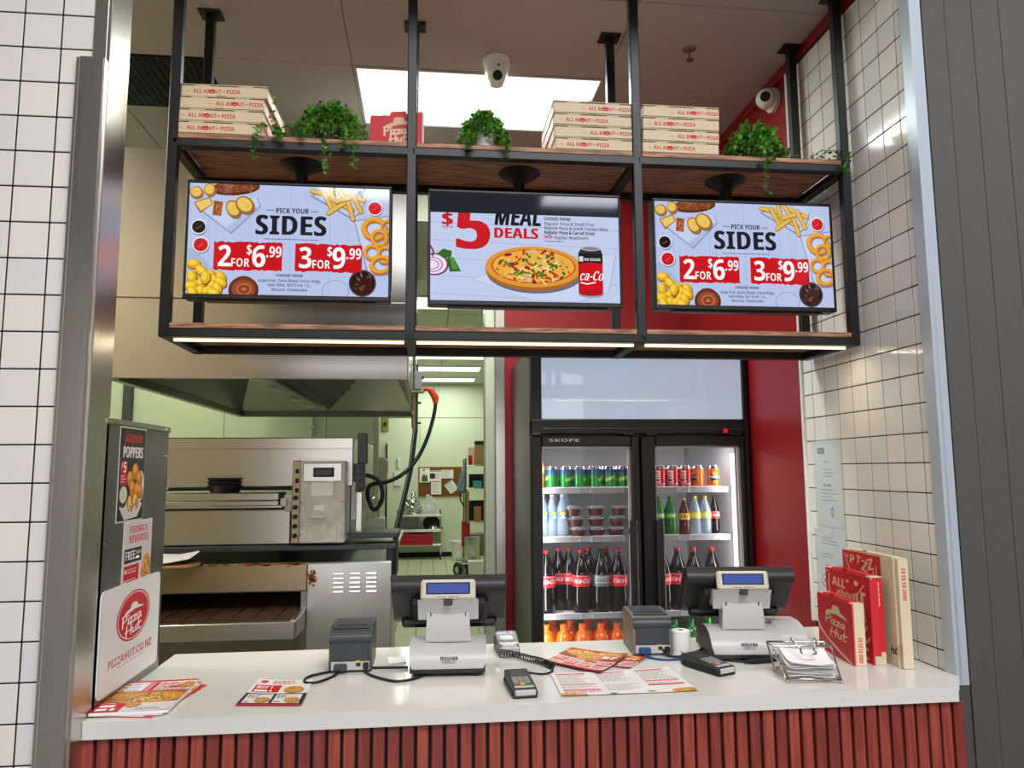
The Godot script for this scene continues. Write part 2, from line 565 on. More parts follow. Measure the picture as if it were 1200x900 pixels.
func pizza_pic(c: CV, x: float, y: float, rx: float, ry: float) -> void:
	c.ell(x + 6, y + ry * .3, rx, ry, Color(.42, .42, .5))
	c.ell(x, y + ry * .16, rx, ry, Color(.68, .4, .13))
	c.ell(x, y, rx, ry, Color(.86, .6, .24))
	c.ell(x, y - ry * .02, rx * .88, ry * .84, Color(.8, .36, .12))
	c.ell(x, y - ry * .03, rx * .84, ry * .79, Color(.93, .68, .28))
	var cols := [Color(.78, .16, .1), Color(.95, .83, .42), Color(.22, .5, .12), Color(.97, .9, .7), Color(.5, .16, .3), Color(.86, .3, .12)]
	for i in 150:
		var a := rng.randf() * TAU
		var r := sqrt(rng.randf()) * .78
		c.ell(x + cos(a) * r * rx, y + sin(a) * r * ry, rng.randf_range(.02, .085) * rx, rng.randf_range(.03, .08) * ry, cols[i % 6].darkened(rng.randf() * .2), rng.randf() * 3)
	for i in 16:
		var a := rng.randf() * TAU
		var r := rng.randf() * .7
		var p := Vector2(x + cos(a) * r * rx, y + sin(a) * r * ry)
		c.stroke([p, p + Vector2(rx * .13, 0).rotated(rng.randf_range(-.8, .8))], rx * .035, cols[2] if i % 2 else Color(.96, .86, .5))

func screen_meal() -> ImageTexture:
	var c := CV.new(900, 524, Color(.76, .8, .92))
	for i in 6:
		c.poly([Vector2(0, 60 + i * 86), Vector2(900, 74 + i * 90), Vector2(900, 76 + i * 90), Vector2(0, 62 + i * 86)], Color(.62, .66, .78))
	for i in 60:
		c.rect(rng.randf() * 900, rng.randf() * 524, rng.randf_range(40, 300), 1, Color(.71, .75, .88))
	c.poly([Vector2(190, 420), Vector2(420, 330), Vector2(890, 280), Vector2(850, 470), Vector2(700, 524), Vector2(480, 520)], Color(.7, .74, .87))
	c.poly([Vector2(200, 420), Vector2(420, 334), Vector2(880, 284), Vector2(842, 470), Vector2(690, 520), Vector2(480, 516)], Color(.79, .83, .93))
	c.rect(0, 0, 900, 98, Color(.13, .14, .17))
	# price
	c.text("5", 112, 270, 212, Color(.78, .1, .14), {"fit": 172.0})
	for k in 6:
		c.text("5", 104 + k * 3, 270, 212, Color(.78, .1, .14), {"fit": 172.0})
	c.text("$", 48, 160, 60, Color(.78, .1, .14), {"fit": 56.0})
	c.text("$", 52, 160, 60, Color(.78, .1, .14), {"fit": 56.0})
	c.text("PICK UP", 52, 174, 10, Color(.78, .1, .14), {"fit": 54.0})
	c.text("MEAL", 292, 152, 82, Color(.1, .1, .12), {"fit": 226.0, "skew": .12})
	c.text("MEAL", 296, 153, 82, Color(.1, .1, .12), {"fit": 226.0, "skew": .12})
	for k in 3:
		c.text("DEALS", 292 + k * 1.5, 216, 50, Color(.78, .1, .14), {"fit": 218.0})
	var ink := Color(.14, .13, .16)
	c.text("CHOOSE FROM:", 538, 122, 15, ink, {"fit": 130.0})
	c.text("Regular Pizza & Small Fries", 538, 146, 16, ink, {"fit": 244.0, "w": 400})
	c.text("Regular Pizza & Small Chicken Bites", 538, 168, 16, ink, {"fit": 310.0, "w": 400})
	c.text("Regular Pizza & Can of Drink", 538, 190, 16, ink, {"fit": 244.0})
	c.text("NEW", 538, 212, 16, Color(.78, .1, .14), {"fit": 40.0})
	c.text("Regular Meatlovers", 584, 214, 16, ink, {"fit": 168.0, "w": 400})
	c.text("*Excludes Sandwiches", 538, 230, 8, ink, {"fit": 92.0, "w": 400})
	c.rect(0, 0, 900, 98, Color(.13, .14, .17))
	# onion and basil
	c.ell(20, 352, 66, 54, Color(.5, .2, .4)); c.ell(18, 352, 58, 47, Color(.93, .88, .94)); c.ell(12, 354, 46, 36, Color(.66, .4, .62), 0, .88); c.ell(8, 354, 32, 24, Color(.7, .46, .66), 0, .84)
	c.stroke([Vector2(0, 264), Vector2(14, 290), Vector2(10, 312)], 8, Color(.45, .2, .4))
	c.poly([Vector2(30, 300), Vector2(60, 276), Vector2(100, 286), Vector2(96, 316), Vector2(60, 322)], Color(.2, .42, .13))
	c.poly([Vector2(78, 320), Vector2(108, 316), Vector2(142, 384), Vector2(90, 386)], Color(.16, .4, .1))
	c.poly([Vector2(90, 322), Vector2(108, 318), Vector2(130, 374), Vector2(100, 376)], Color(.32, .58, .2))
	pizza_pic(c, 486, 354, 230, 100)
	# can
	c.ell(760, 484, 60, 16, Color(.6, .62, .72))
	c.rect(700, 280, 118, 196, Color(.8, .07, .11)); c.ell(759, 476, 59, 14, Color(.72, .06, .1))
	c.rect(700, 280, 118, 56, Color(.12, .1, .13)); c.ell(759, 336, 59, 10, Color(.8, .07, .11))
	c.poly([Vector2(700, 282), Vector2(714, 256), Vector2(806, 256), Vector2(818, 282)], Color(.2, .18, .2))
	c.ell(760, 256, 48, 13, Color(.75, .76, .8)); c.ell(760, 257, 40, 9, Color(.5, .52, .58))
	c.rect(704, 296, 20, 26, Color(.85, .85, .88)); c.text("NO SUGAR", 728, 318, 14, Color.WHITE, {"fit": 80.0})
	c.text("ca-Co", 702, 414, 46, Color.WHITE, {"fit": 116.0, "font": "Droid Serif", "skew": .25})
	c.stroke([Vector2(704, 424), Vector2(740, 432), Vector2(780, 424)], 6, Color.WHITE)
	c.rect(700, 340, 8, 134, Color(.62, .05, .08))
	return c.tex()

func sign_logo() -> ImageTexture:
	var c := CV.new(384, 500, Color(.9, .9, .89))
	c.ell(200, 172, 112, 130, Color(.78, .1, .13), .12)
	c.ell(200, 172, 104, 121, Color(.92, .92, .9), .12, .96)
	c.ell(202, 172, 97, 113, Color(.78, .1, .13), .12)
	roof_mark(c, 204, 146, 130, Color(.94, .94, .93), -.1)
	brush_word(c, 0, 134, 216, 54, 8, Color(.95, .95, .94), -.12, 1.3)
	brush_word(c, 1, 158, 272, 52, 8, Color(.95, .95, .94), -.12, 1.3)
	c.text("PIZZAHUT.CO.NZ", 192, 388, 40, Color(.74, .14, .16), {"align": .5, "fit": 290.0})
	c.lines(106, 402, 186, 1, 9, 6, Color(.66, .66, .66), rng)
	return c.tex()

func poster_poppers() -> ImageTexture:
	var c := CV.new(220, 300, Color(.11, .11, .12))
	c.text("Jalapeño", 110, 46, 36, Color(.78, .14, .14), {"align": .5, "fit": 150.0, "skew": .2})
	c.text("POPPERS", 112, 96, 36, Color(.93, .92, .9), {"align": .5, "fit": 178.0})
	c.text("POPPERS", 114, 96, 36, Color(.93, .92, .9), {"align": .5, "fit": 178.0})
	c.rect(12, 108, 56, 78, Color(.7, .1, .14))
	c.text("$", 20, 128, 14, Color.WHITE); c.text("5", 34, 144, 34, Color.WHITE)
	c.lines(18, 154, 44, 3, 9, 4, Color(.95, .8, .8), rng)
	c.poly([Vector2(14, 256), Vector2(120, 222), Vector2(214, 250), Vector2(170, 292), Vector2(60, 298)], Color(.82, .8, .78))
	c.ell(190, 190, 34, 52, Color(.86, .85, .84))
	for q in [[96, 164, 26], [140, 140, 28], [176, 164, 26], [120, 196, 26], [160, 204, 28], [190, 206, 22], [150, 236, 26], [104, 244, 26]]:
		c.ell(q[0] + 3, q[1] + 5, q[2], q[2], Color(.4, .22, .08)); c.ell(q[0], q[1], q[2], q[2] * .98, Color(.8, .48, .14)); c.ell(q[0] - 6, q[1] - 8, q[2] * .55, q[2] * .5, Color(.93, .66, .27))
	for q in [[104, 250], [148, 242]]:
		c.ell(q[0], q[1], 15, 25, Color(.93, .84, .5))
		for i in 9: c.ell(q[0] + rng.randf_range(-9, 9), q[1] + rng.randf_range(-18, 18), 3, 3, Color(.25, .25, .1))
	c.ell(44, 222, 36, 36, Color(.2, .2, .2)); c.ell(44, 216, 32, 27, Color(.83, .82, .72))
	return c.tex()

func poster_free() -> ImageTexture:
	var c := CV.new(200, 300, Color(.83, .81, .8))
	c.text("FEEDBACK", 100, 34, 22, RED, {"align": .5, "fit": 130.0})
	c.text("REWARDS", 104, 66, 24, RED, {"align": .5, "fit": 140.0})
	c.rect(8, 84, 120, 46, Color(.12, .12, .13))
	c.text("FREE", 14, 120, 28, Color.WHITE, {"fit": 68.0}); c.text("REGULAR", 86, 106, 12, Color.WHITE, {"fit": 40.0}); c.lines(86, 112, 38, 1, 9, 9, Color.WHITE, rng)
	c.rect(8, 138, 104, 104, RED)
	for i in 3:
		c.ell(20, 156 + i * 33, 7, 7, Color(.9, .88, .87)); c.lines(32, 150 + i * 33, 72, 2, 9, 4, Color(.92, .8, .8), rng)
	pizza_pic(c, 168, 200, 42, 88)
	c.lines(8, 258, 110, 4, 8, 2.5, Color(.45, .45, .45), rng)
	return c.tex()

func lid_print(kind: int) -> ImageTexture:   # 0 the small box, 1 the middle box, 2 the tall box, 3 the box on the shelf
	var c := CV.new(360, [420, 560, 560, 256][kind], RED)
	var k := Color(.86, .78, .62)
	if kind == 0:
		roof_mark(c, 204, 118, 226, k)
		brush_word(c, 0, 98, 196, 62, 10, k, .03, 1.8)
		brush_word(c, 1, 142, 282, 62, 10, k, .03, 1.8)
		var p := []
		for i in 15:
			p.append(Vector2(-10 + 30 * i * .9, 200 + 230 * pow(i / 14.0, .55)))
		c.stroke(p, 16, k)
		c.poly([Vector2(0, 260), Vector2(0, 420), Vector2(220, 420), Vector2(120, 390), Vector2(40, 320)], RED)
	elif kind == 3:
		roof_mark(c, 216, 76, 230, Color(.84, .7, .56), -.16)
		brush_word(c, 0, 110, 168, 70, 14, k, -.12, 1.3)
		brush_word(c, 1, 150, 236, 66, 14, k, -.12, 1.3)
	else:
		if kind == 1:
			c.stroke([Vector2(34, 40), Vector2(24, 110), Vector2(42, 200)], 8, k)
			c.text("ALL", 58, 112, 62, k, {"fit": 118.0, "rot": .05})
			c.text("about", 84, 182, 52, k, {"fit": 170.0, "skew": .3, "rot": -.02})
			c.text("the", 150, 232, 34, k, {"fit": 60.0})
			c.stroke([Vector2(190, 250), Vector2(330, 60)], 7, k)
			for q in [[196, 60, 10], [268, 60, 17], [18, 22, 7], [150, 200, 7], [232, 216, 9], [330, 120, 12], [330, 480, 12], [60, 400, 12], [330, 540, 10]]: c.ell(q[0], q[1], q[2], q[2], k)
			c.stroke([Vector2(256, 300), Vector2(272, 130), Vector2(290, 300), Vector2(310, 110), Vector2(330, 300)], 12, k)
			c.stroke([Vector2(340, 330), Vector2(312, 380), Vector2(330, 440), Vector2(356, 400)], 12, k)
			c.text("PIZZA", 40, 480, 90, k, {"fit": 240.0, "rot": .05})
		else:
			c.stroke([Vector2(18, 22), Vector2(70, 110)], 7, k)
			for q in [[52, 34, 9], [30, 150, 12], [24, 110, 6]]: c.ell(q[0], q[1], q[2], q[2], k)
			c.text("P", 64, 66, 50, k, {"rot": .2, "fit": 54.0}); c.text("T", 128, 60, 48, k, {"rot": .25, "fit": 50.0}); c.text("Z", 176, 96, 60, k, {"rot": .15, "fit": 66.0}); c.text("Z", 240, 92, 62, k, {"rot": -.2, "fit": 66.0})
			c.stroke([Vector2(318, 60), Vector2(320, 150)], 9, k)
			c.stroke([Vector2(270, 190), Vector2(292, 90), Vector2(306, 190)], 9, k)
			c.text("A", 230, 290, 110, k, {"rot": .1}); c.stroke([Vector2(40, 520), Vector2(320, 500)], 8, k)
	return c.tex()

func phone_strip(bg: Color, ink: Color, from: float, length: float) -> ImageTexture:   # a telephone number reading up the side of a box
	var c := CV.new(48, 512, bg)
	c.text("0800 83 83 83", 33, from, 20, ink, {"rot": -PI / 2, "fit": length})
	return c.tex()

func menu_page(kind: int) -> ImageTexture:
	var c := CV.new(420, 300, Color(.92, .9, .89))
	if kind == 0:      # the pile of menus
		c.rect(0, 0, 420, 16, RED); c.rect(0, 110, 420, 110, Color(.7, .4, .22))
		pizza_pic(c, 240, 176, 190, 56); pizza_pic(c, 90, 150, 80, 34); pizza_pic(c, 376, 56, 46, 30)
		for i in 3:
			c.rect(44, 26 + i * 30, 92, 24, Color(.95, .94, .93)); c.lines(50, 32 + i * 30, 80, 2, 8, 4, Color(.3, .4, .7), rng); c.rect(8, 28 + i * 30, 30, 20, Color(.8, .6, .2))
		c.rect(144, 20, 60, 96, RED); c.lines(152, 30, 44, 8, 11, 5, Color(.95, .8, .8), rng)
		c.lines(214, 30, 120, 2, 16, 9, RED, rng); c.rect(214, 66, 130, 22, RED); c.lines(220, 73, 116, 1, 9, 8, Color.WHITE, rng)
		c.lines(214, 96, 190, 2, 9, 5, RED, rng)
		c.rect(0, 224, 150, 76, RED); c.lines(16, 236, 110, 2, 30, 18, Color.WHITE, rng)
		c.rect(150, 224, 270, 76, Color(.9, .88, .86)); c.lines(230, 270, 160, 2, 12, 5, Color(.3, .3, .3), rng); pizza_pic(c, 190, 236, 40, 24)
	elif kind == 1:    # the single leaflet
		c.ell(60, 26, 30, 14, RED); c.lines(130, 14, 200, 3, 13, 7, RED, rng)
		c.rect(20, 64, 190, 84, RED); c.text("BUY 1", 34, 104, 30, Color.WHITE, {"fit": 120.0}); c.lines(34, 120, 140, 1, 8, 18, Color.WHITE, rng)
		pizza_pic(c, 310, 110, 70, 38)
		c.rect(0, 160, 420, 124, Color(.13, .12, .12)); c.rect(0, 284, 420, 16, RED)
		for i in 2:
			c.rect(20 + i * 196, 170, 176, 102, Color(.9, .89, .87)); pizza_pic(c, 140 + i * 196, 232, 50, 30)
			c.lines(28 + i * 196, 180, 90, 3, 12, 6, Color(.2, .2, .2), rng); c.lines(28 + i * 196, 248, 56, 1, 9, 12, RED, rng)
	elif kind == 2:    # leaflets in the middle
		c.rect(0, 0, 420, 150, Color(.55, .3, .16)); c.rect(0, 150, 420, 150, Color(.93, .9, .89))
		pizza_pic(c, 120, 60, 110, 44); pizza_pic(c, 300, 44, 90, 36); pizza_pic(c, 210, 110, 90, 40)
		c.rect(270, 60, 130, 54, RED); c.lines(280, 68, 110, 2, 20, 14, Color.WHITE, rng); c.rect(0, 0, 420, 10, RED)
		for i in 4:
			for j in 3:
				c.rect(10 + i * 102, 160 + j * 38, 94, 32, [RED, Color(.86, .72, .7), Color(.75, .45, .3)][(i + j * 2) % 3]); c.lines(14 + i * 102, 166 + j * 38, 84, 2, 12, 6, Color(.95, .93, .92) if (i + j * 2) % 3 == 0 else RED, rng)
		c.rect(0, 276, 420, 24, RED)
	else:              # the open price list
		c.rect(0, 0, 420, 300, Color(.91, .9, .88))
		for i in 3:
			var x := 10 + i * 138
			c.rect(x + 4, 14, 100, 12, RED if i != 1 else Color(.8, .4, .42)); c.lines(x + 4, 34, 118, 11, 10, 3.2, Color(.38, .37, .37), rng)
			c.rect(x + 4, 150, 116, 10, RED if i != 1 else Color(.91, .9, .88)); c.lines(x + 4, 168, 118, 9 if i == 1 else 5, 10, 3.2, Color(.38, .37, .37), rng)
		c.rect(14, 222, 116, 14, RED); c.rect(290, 196, 118, 16, RED); c.lines(14, 244, 116, 2, 12, 6, RED, rng)
		pizza_pic(c, 30, 286, 44, 22); pizza_pic(c, 390, 280, 46, 26); c.ell(160, 290, 12, 9, Color(.25, .45, .15)); c.ell(280, 280, 14, 8, Color(.3, .5, .16))
	return c.tex()

func can_print(kind: int) -> ImageTexture:
	var c := CV.new(192, 110, [Color(.12, .55, .2), Color(.76, .06, .1), Color(.9, .4, .05)][kind])
	if kind == 0:
		for i in 11:
			c.rect(0, i * 5, 192, 5, Color(.1, .22, .55).lerp(Color(.16, .6, .22), i / 11.0))
		for x in [24, 120]:
			c.poly([Vector2(x, 60), Vector2(x + 50, 40), Vector2(x + 46, 64), Vector2(x + 4, 80)], Color(.7, .85, .4))
	elif kind == 1:
		for x in [70, 166]:
			c.text("Cola", x, 96, 40, Color(.95, .93, .92), {"rot": -PI / 2, "fit": 84.0, "font": "Droid Serif", "skew": .2})
		c.rect(0, 96, 192, 4, Color(.85, .85, .87))
	else:
		for x in [34, 130]:
			c.ell(x + 14, 56, 27, 27, Color(.1, .16, .34)); c.ell(x + 14, 34, 12, 8, Color(.95, .75, .1)); c.text("FANTA", x + 14, 64, 18, Color.WHITE, {"align": .5, "fit": 54.0})
			c.ell(x + 14, 84, 10, 7, Color(.5, .8, .2))
	return c.tex()

func bottle_print(kind: int) -> ImageTexture:
	var c := CV.new(256, 64, [Color(.83, .07, .1), Color(.36, .4, .42), Color(.3, .5, .8), Color(.85, .66, .1), Color(.75, .78, .4), Color(.13, .5, .2)][kind])
	for x in [34, 162]:
		if kind == 0:
			c.text("Coca-Cola", x + 30, 44, 28, Color.WHITE, {"align": .5, "fit": 104.0, "font": "Droid Serif", "skew": .25}); c.rect(x - 20, 4, 90, 2, Color(.95, .9, .9))
		elif kind == 1:
			c.rect(x - 10, 6, 84, 40, Color(.6, .65, .66)); c.text("Coca-Cola", x + 32, 38, 24, Color(.15, .16, .17), {"align": .5, "fit": 80.0, "font": "Droid Serif", "skew": .25})
		elif kind == 2:
			c.ell(x + 30, 16, 22, 14, Color(.9, .85, .2)); c.poly([Vector2(x, 60), Vector2(x + 30, 26), Vector2(x + 64, 60)], Color(.85, .9, .95))
		elif kind == 3:
			c.rect(x - 20, 6, 96, 52, Color(.93, .76, .15)); c.text("L&P", x + 28, 46, 32, Color(.3, .12, .05), {"align": .5, "fit": 70.0})
		elif kind == 4:
			c.rect(x - 20, 10, 96, 44, Color(.9, .88, .5))
		else:
			c.ell(x + 30, 32, 40, 18, Color(.6, .8, .4))
	return c.tex()

func paper_print(kind: int) -> ImageTexture:
	var c := CV.new(160, 220, Color(.9, .9, .87))
	if kind == 0:     # notice on the tiled wall
		c.rect(16, 16, 44, 16, Color(.1, .14, .3)); c.lines(20, 22, 36, 1, 9, 4, Color(.8, .82, .85), rng); c.lines(58, 52, 44, 1, 9, 4, Color(.45, .5, .5), rng)
		c.lines(50, 72, 64, 3, 9, 2.5, Color(.4, .45, .45), rng); c.lines(46, 112, 68, 1, 9, 5, Color(.35, .4, .4), rng); c.lines(24, 126, 112, 4, 9, 2.5, Color(.45, .5, .5), rng)
		c.ell(92, 184, 9, 14, Color(.15, .3, .4), 0, .5)
	elif kind == 1:
		c.lines(30, 20, 100, 3, 9, 3, Color(.4, .4, .4), rng); c.lines(30, 70, 90, 2, 9, 3, Color(.4, .4, .4), rng); c.lines(46, 104, 70, 2, 9, 3, RED, rng)
		c.ell(40, 156, 20, 20, Color(.25, .4, .35), 0, .8); c.ell(40, 156, 6, 8, Color(.2, .35, .3)); c.lines(76, 150, 64, 4, 9, 3, Color(.4, .4, .4), rng)
	elif kind == 2:
		c.lines(40, 22, 80, 1, 22, 16, Color(.15, .15, .3), rng); c.poly([Vector2(30, 210), Vector2(34, 120), Vector2(120, 110), Vector2(130, 210)], Color(.15, .4, .2)); c.ell(70, 110, 20, 26, Color(.7, .3, .25))
	elif kind == 3:
		c.rect(0, 8, 160, 14, Color(.65, .15, .2)); c.rect(10, 60, 74, 110, Color(.2, .14, .13)); c.lines(92, 60, 60, 8, 15, 5, Color(.6, .25, .28), rng)
	else:
		c.rect(10, 10, 140, 12, Color(.65, .3, .32)); c.lines(14, 36, 130, 12, 14, 4, Color(.45, .45, .45), rng)
	return c.tex()

func pad_face() -> ImageTexture:
	var c := CV.new(140, 220, Color(.2, .2, .2))
	c.rect(14, 12, 112, 64, Color(.13, .14, .14)); c.rect(18, 16, 104, 54, Color(.26, .27, .26))
	for r in 4:
		for k in 3:
			var col := Color(.62, .64, .63)
			if r == 3: col = [Color(.82, .2, .16), Color(.9, .72, .14), Color(.1, .5, .26)][k]
			c.rect(12 + k * 40, 86 + r * 26, 34, 20, col)
			if r < 3: c.text(str(r * 3 + k + 1), 29 + k * 40, 102 + r * 26, 11, Color(.15, .15, .15), {"align": .5})
	c.rect(6, 196, 128, 24, Color(.7, .71, .72))
	return c.tex()

func small_words(w: int, h: int, bg: Color, rows: Array) -> ImageTexture:   # rows: [text, y, cap, colour, options]
	var c := CV.new(w, h, bg)
	for r in rows:
		c.text(r[0], w / 2.0, r[1], r[2], r[3], {"align": .5}.merged(r[4], true))
	return c.tex()

func front_strip(at: float) -> ImageTexture:
	var c := CV.new(600, 90, KRAFT)
	for i in 500:
		c.rect(rng.randf() * 600, rng.randf() * 90, rng.randf_range(2, 12), 1, KRAFT.darkened(rng.randf() * .07))
	all_about(c, at, 64, 35)
	return c.tex()


# ---------------------------------------------------------------- the scene
func _ready() -> void:
	rng.seed = 11
	view_and_light()
	materials()
	shell()
	tiled_walls()
	kitchen()
	hood_and_ovens()
	fridge()
	counter()
	shelf_frame()
	screens()
	on_the_shelf()
	on_the_counter()


func view_and_light() -> void:
	var cam := Camera3D.new()
	cam.name = "camera"
	add_child(cam)
	cam.transform = Transform3D(Basis(Vector3.UP, -0.1123) * Basis(Vector3.RIGHT, 0.1148) * Basis(Vector3.BACK, -0.0065), V(0, 1.62, 2.147))
	cam.fov = 54.36
	cam.near = 0.05; cam.far = 60.0
	cam.current = true
	var we := WorldEnvironment.new()
	we.name = "environment"
	var e := Environment.new()
	e.background_mode = Environment.BG_SKY
	var sky := Sky.new()
	var sm := ProceduralSkyMaterial.new()
	sm.sky_top_color = Color(.7, .75, .82); sm.sky_horizon_color = Color(.88, .87, .85)
	sm.ground_bottom_color = Color(.3, .3, .3); sm.ground_horizon_color = Color(.6, .6, .6)
	sm.sky_energy_multiplier = 2.0; sm.ground_energy_multiplier = 1.0
	sky.sky_material = sm
	e.sky = sky
	e.tonemap_mode = Environment.TONE_MAPPER_LINEAR
	e.tonemap_exposure = 1.0
	e.sdfgi_enabled = true; e.ssao_enabled = true; e.ssil_enabled = true
	we.environment = e
	add_child(we)
	# the arcade's ceiling panels, the wide one added to light the front (their glowing faces are built in shell())
	area("arcade_light", V(1.0, 4.7, 2.9), Vector2(3.2, 1.6), Color(.985, .985, 1.0), 22.0)
	area("arcade_light", V(-0.8, 4.7, 4.6), Vector2(0.8, 0.9), Color(.95, .97, 1.0), 2.5)
	area("arcade_light", V(1.75, 4.7, 4.6), Vector2(0.9, 0.9), Color(.95, .97, 1.0), 2.5)
	# the shop's ceiling panel
	area("ceiling_panel_light", V(0.24, 3.48, -1.49), Vector2(1.1, 0.5), Color(.96, 1.0, .98), 4.5)
	# a panel added out of sight behind the hood, to light the oven wall
	area("added_oven_light", V(-2.15, 3.48, -3.3), Vector2(1.1, 0.5), Color(.97, 1.0, .88), 2.2)
	# and one added unseen behind the front wall, to brighten the hood
	area("added_corner_light", V(-2.47, 3.48, -.91), Vector2(0.75, 0.5), Color(1.0, .97, .91), 2.8)
	# the kitchen's ceiling panels
	for z in [-4.8, -8.1, -9.4, -10.8]:
		area("kitchen_light", V(0.2, 3.17, z), Vector2(1.15, 0.42), Color(.98, 1.0, .95), 2.1)


func area(n: String, at: Vector3, size: Vector2, col: Color, e: float, look := Vector3.DOWN) -> void:
	var l := AreaLight3D.new()
	l.name = n
	l.area_size = size; l.light_color = col; l.light_energy = e
	l.shadow_enabled = true
	l.area_range = 20.0
	add_child(l, true)
	l.look_at_from_position(at, at + look, Vector3.BACK if absf(look.y) > .5 else Vector3.UP)


func materials() -> void:
	T.brush = ramp(noise_img(256, 256, 3, .03, 5), Color(.9, .9, .9), Color(1, 1, 1), .05, .95)
	T.smear = ramp(noise_img(256, 256, 8, .012, 5), Color(.93, .925, .91), Color(1, 1, 1), .3, .7)
	T.dent = ramp(noise_img(256, 256, 5, .008, 2), Color.BLACK, Color.WHITE)
	T.grain = ramp(noise_img(256, 256, 9, .03, 5), Color(.62, .62, .62), Color(1, 1, 1), .25, .75)
	T.fine = ramp(noise_img(256, 256, 21, .02, 4), Color(.84, .82, .8), Color(1, 1, 1), .3, .7)
	T.speck = ramp(noise_img(256, 256, 12, .15, 3), Color(.9, .9, .9), Color(1, 1, 1), .3, .7)
	steel("steel", Color(.78, .765, .745), .33, V(.35, 9, .35), .0)
	steel("steel_upright", Color(.8, .78, .75), .3, V(9, .35, 9), .0)
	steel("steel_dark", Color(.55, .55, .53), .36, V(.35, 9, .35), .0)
	steel("steel_greasy", Color(.66, .59, .48), .48, V(1.5, 3, 1.5), .0)
	mat("fridge_side", Color(.42, .42, .41), .32, .9)
	mat("tile", Color(.9, .88, .85), .12)
	mat("tile_cool", Color(.88, .87, .85), .1)
	mat("tile_warm", Color(.92, .89, .85), .15)
	mat("grout", Color(.12, .12, .12), .9)
	mat("red_wall", Color(.54, .065, .085), .4)
	mat("ceiling", Color(.66, .62, .6), .7)
	mat("grey_panel", Color(.31, .3, .285), .65)
	triplanar(M.grey_panel, V(3, 3, 3)).albedo_texture = T.speck
	mat("kitchen_wall", Color(.82, .86, .75), .3)
	mat("kitchen_cream", Color(.78, .79, .7), .4)
	mat("kitchen_floor", Color(.74, .76, .62), .3)
	mat("dark", Color(.05, .05, .05), .7)
	mat("black_metal", Color(.032, .034, .04), .45)
	mat("black_plastic", Color(.07, .07, .075), .45)
	mat("charcoal_plastic", Color(.2, .21, .23), .4)
	mat("silver_plastic", Color(.74, .73, .72), .35)
	mat("pale_plastic", Color(.8, .77, .7), .4)
	mat("white_plastic", Color(.88, .88, .86), .35)
	mat("worktop", Color(.855, .845, .815), .13)
	for k in 3:
		var w := mat("slat_wood_%d" % k, [Color(.6, .25, .21), Color(.55, .215, .185), Color(.64, .28, .22)][k], .5)
		w.albedo_texture = T.fine
		triplanar(w, V(9, .7, 9)); w.uv1_offset = V(k * .3, k * .2, 0)
	for q in [["shelf_wood", Color(.76, .54, .4)], ["shelf_edge", Color(.72, .37, .25)]]:
		var w := mat(q[0], q[1], .55)
		w.albedo_texture = T.grain
		triplanar(w, V(.8, 9, 9))
	mat("chrome", Color(.8, .8, .8), .12, 1.0)
	mat("leaf", Color(.34, .6, .19), .45)
	M.leaf.backlight_enabled = true; M.leaf.backlight = Color(.2, .35, .08)
	mat("leaf_light", Color(.52, .76, .33), .45)
	M.leaf_light.backlight_enabled = true; M.leaf_light.backlight = Color(.3, .45, .1)
	mat("leaf_dark", Color(.2, .42, .14), .45)
	mat("stem", Color(.36, .42, .17), .6)
	mat("kraft", KRAFT, .8)
	triplanar(M.kraft, V(5, 5, 5)).albedo_texture = T.speck
	mat("red_card", Color(.78, .1, .15), .55)
	mat("paper", Color(.92, .91, .9), .8)
	mat("cork", Color(.55, .34, .14), .9)
	triplanar(M.cork, V(12, 12, 12)).albedo_texture = T.grain
	mat("orange_fitting", Color(.8, .26, .12), .45)
	mat("rubber", Color(.04, .04, .045), .5)
	mat("red_plastic", Color(.72, .06, .12), .4)
	mat("rust", Color(.58, .33, .13), .9)
	mat("cardboard", Color(.62, .46, .27), .85)
	var g := mat("glass", Color(1, 1, 1, .02), .02)
	g.metallic_specular = .32
	g.transparency = BaseMaterial3D.TRANSPARENCY_ALPHA
	g = mat("clear_plastic", Color(.9, .95, 1, .18), .1)
	g.transparency = BaseMaterial3D.TRANSPARENCY_ALPHA
	g = mat("green_glass", Color(.05, .5, .12, .72), .1)
	g.transparency = BaseMaterial3D.TRANSPARENCY_ALPHA
	glow("ceiling_glow", Color(.95, 1.0, .98), 1.25)
	glow("kitchen_glow", Color(.97, 1.0, .93), 1.3)
	glow("added_arcade_glow", Color(.95, .97, 1.0), 3.0)
	glow("skylight_glow", Color(.95, .97, 1.0), 4.0)
	glow("warm_led", Color(1.0, .9, .7), 2.4)
	glow("fridge_led", Color(1.0, .97, 1.0), 2.2)
	glow("lcd_blue", Color(.34, .44, .85), .5)


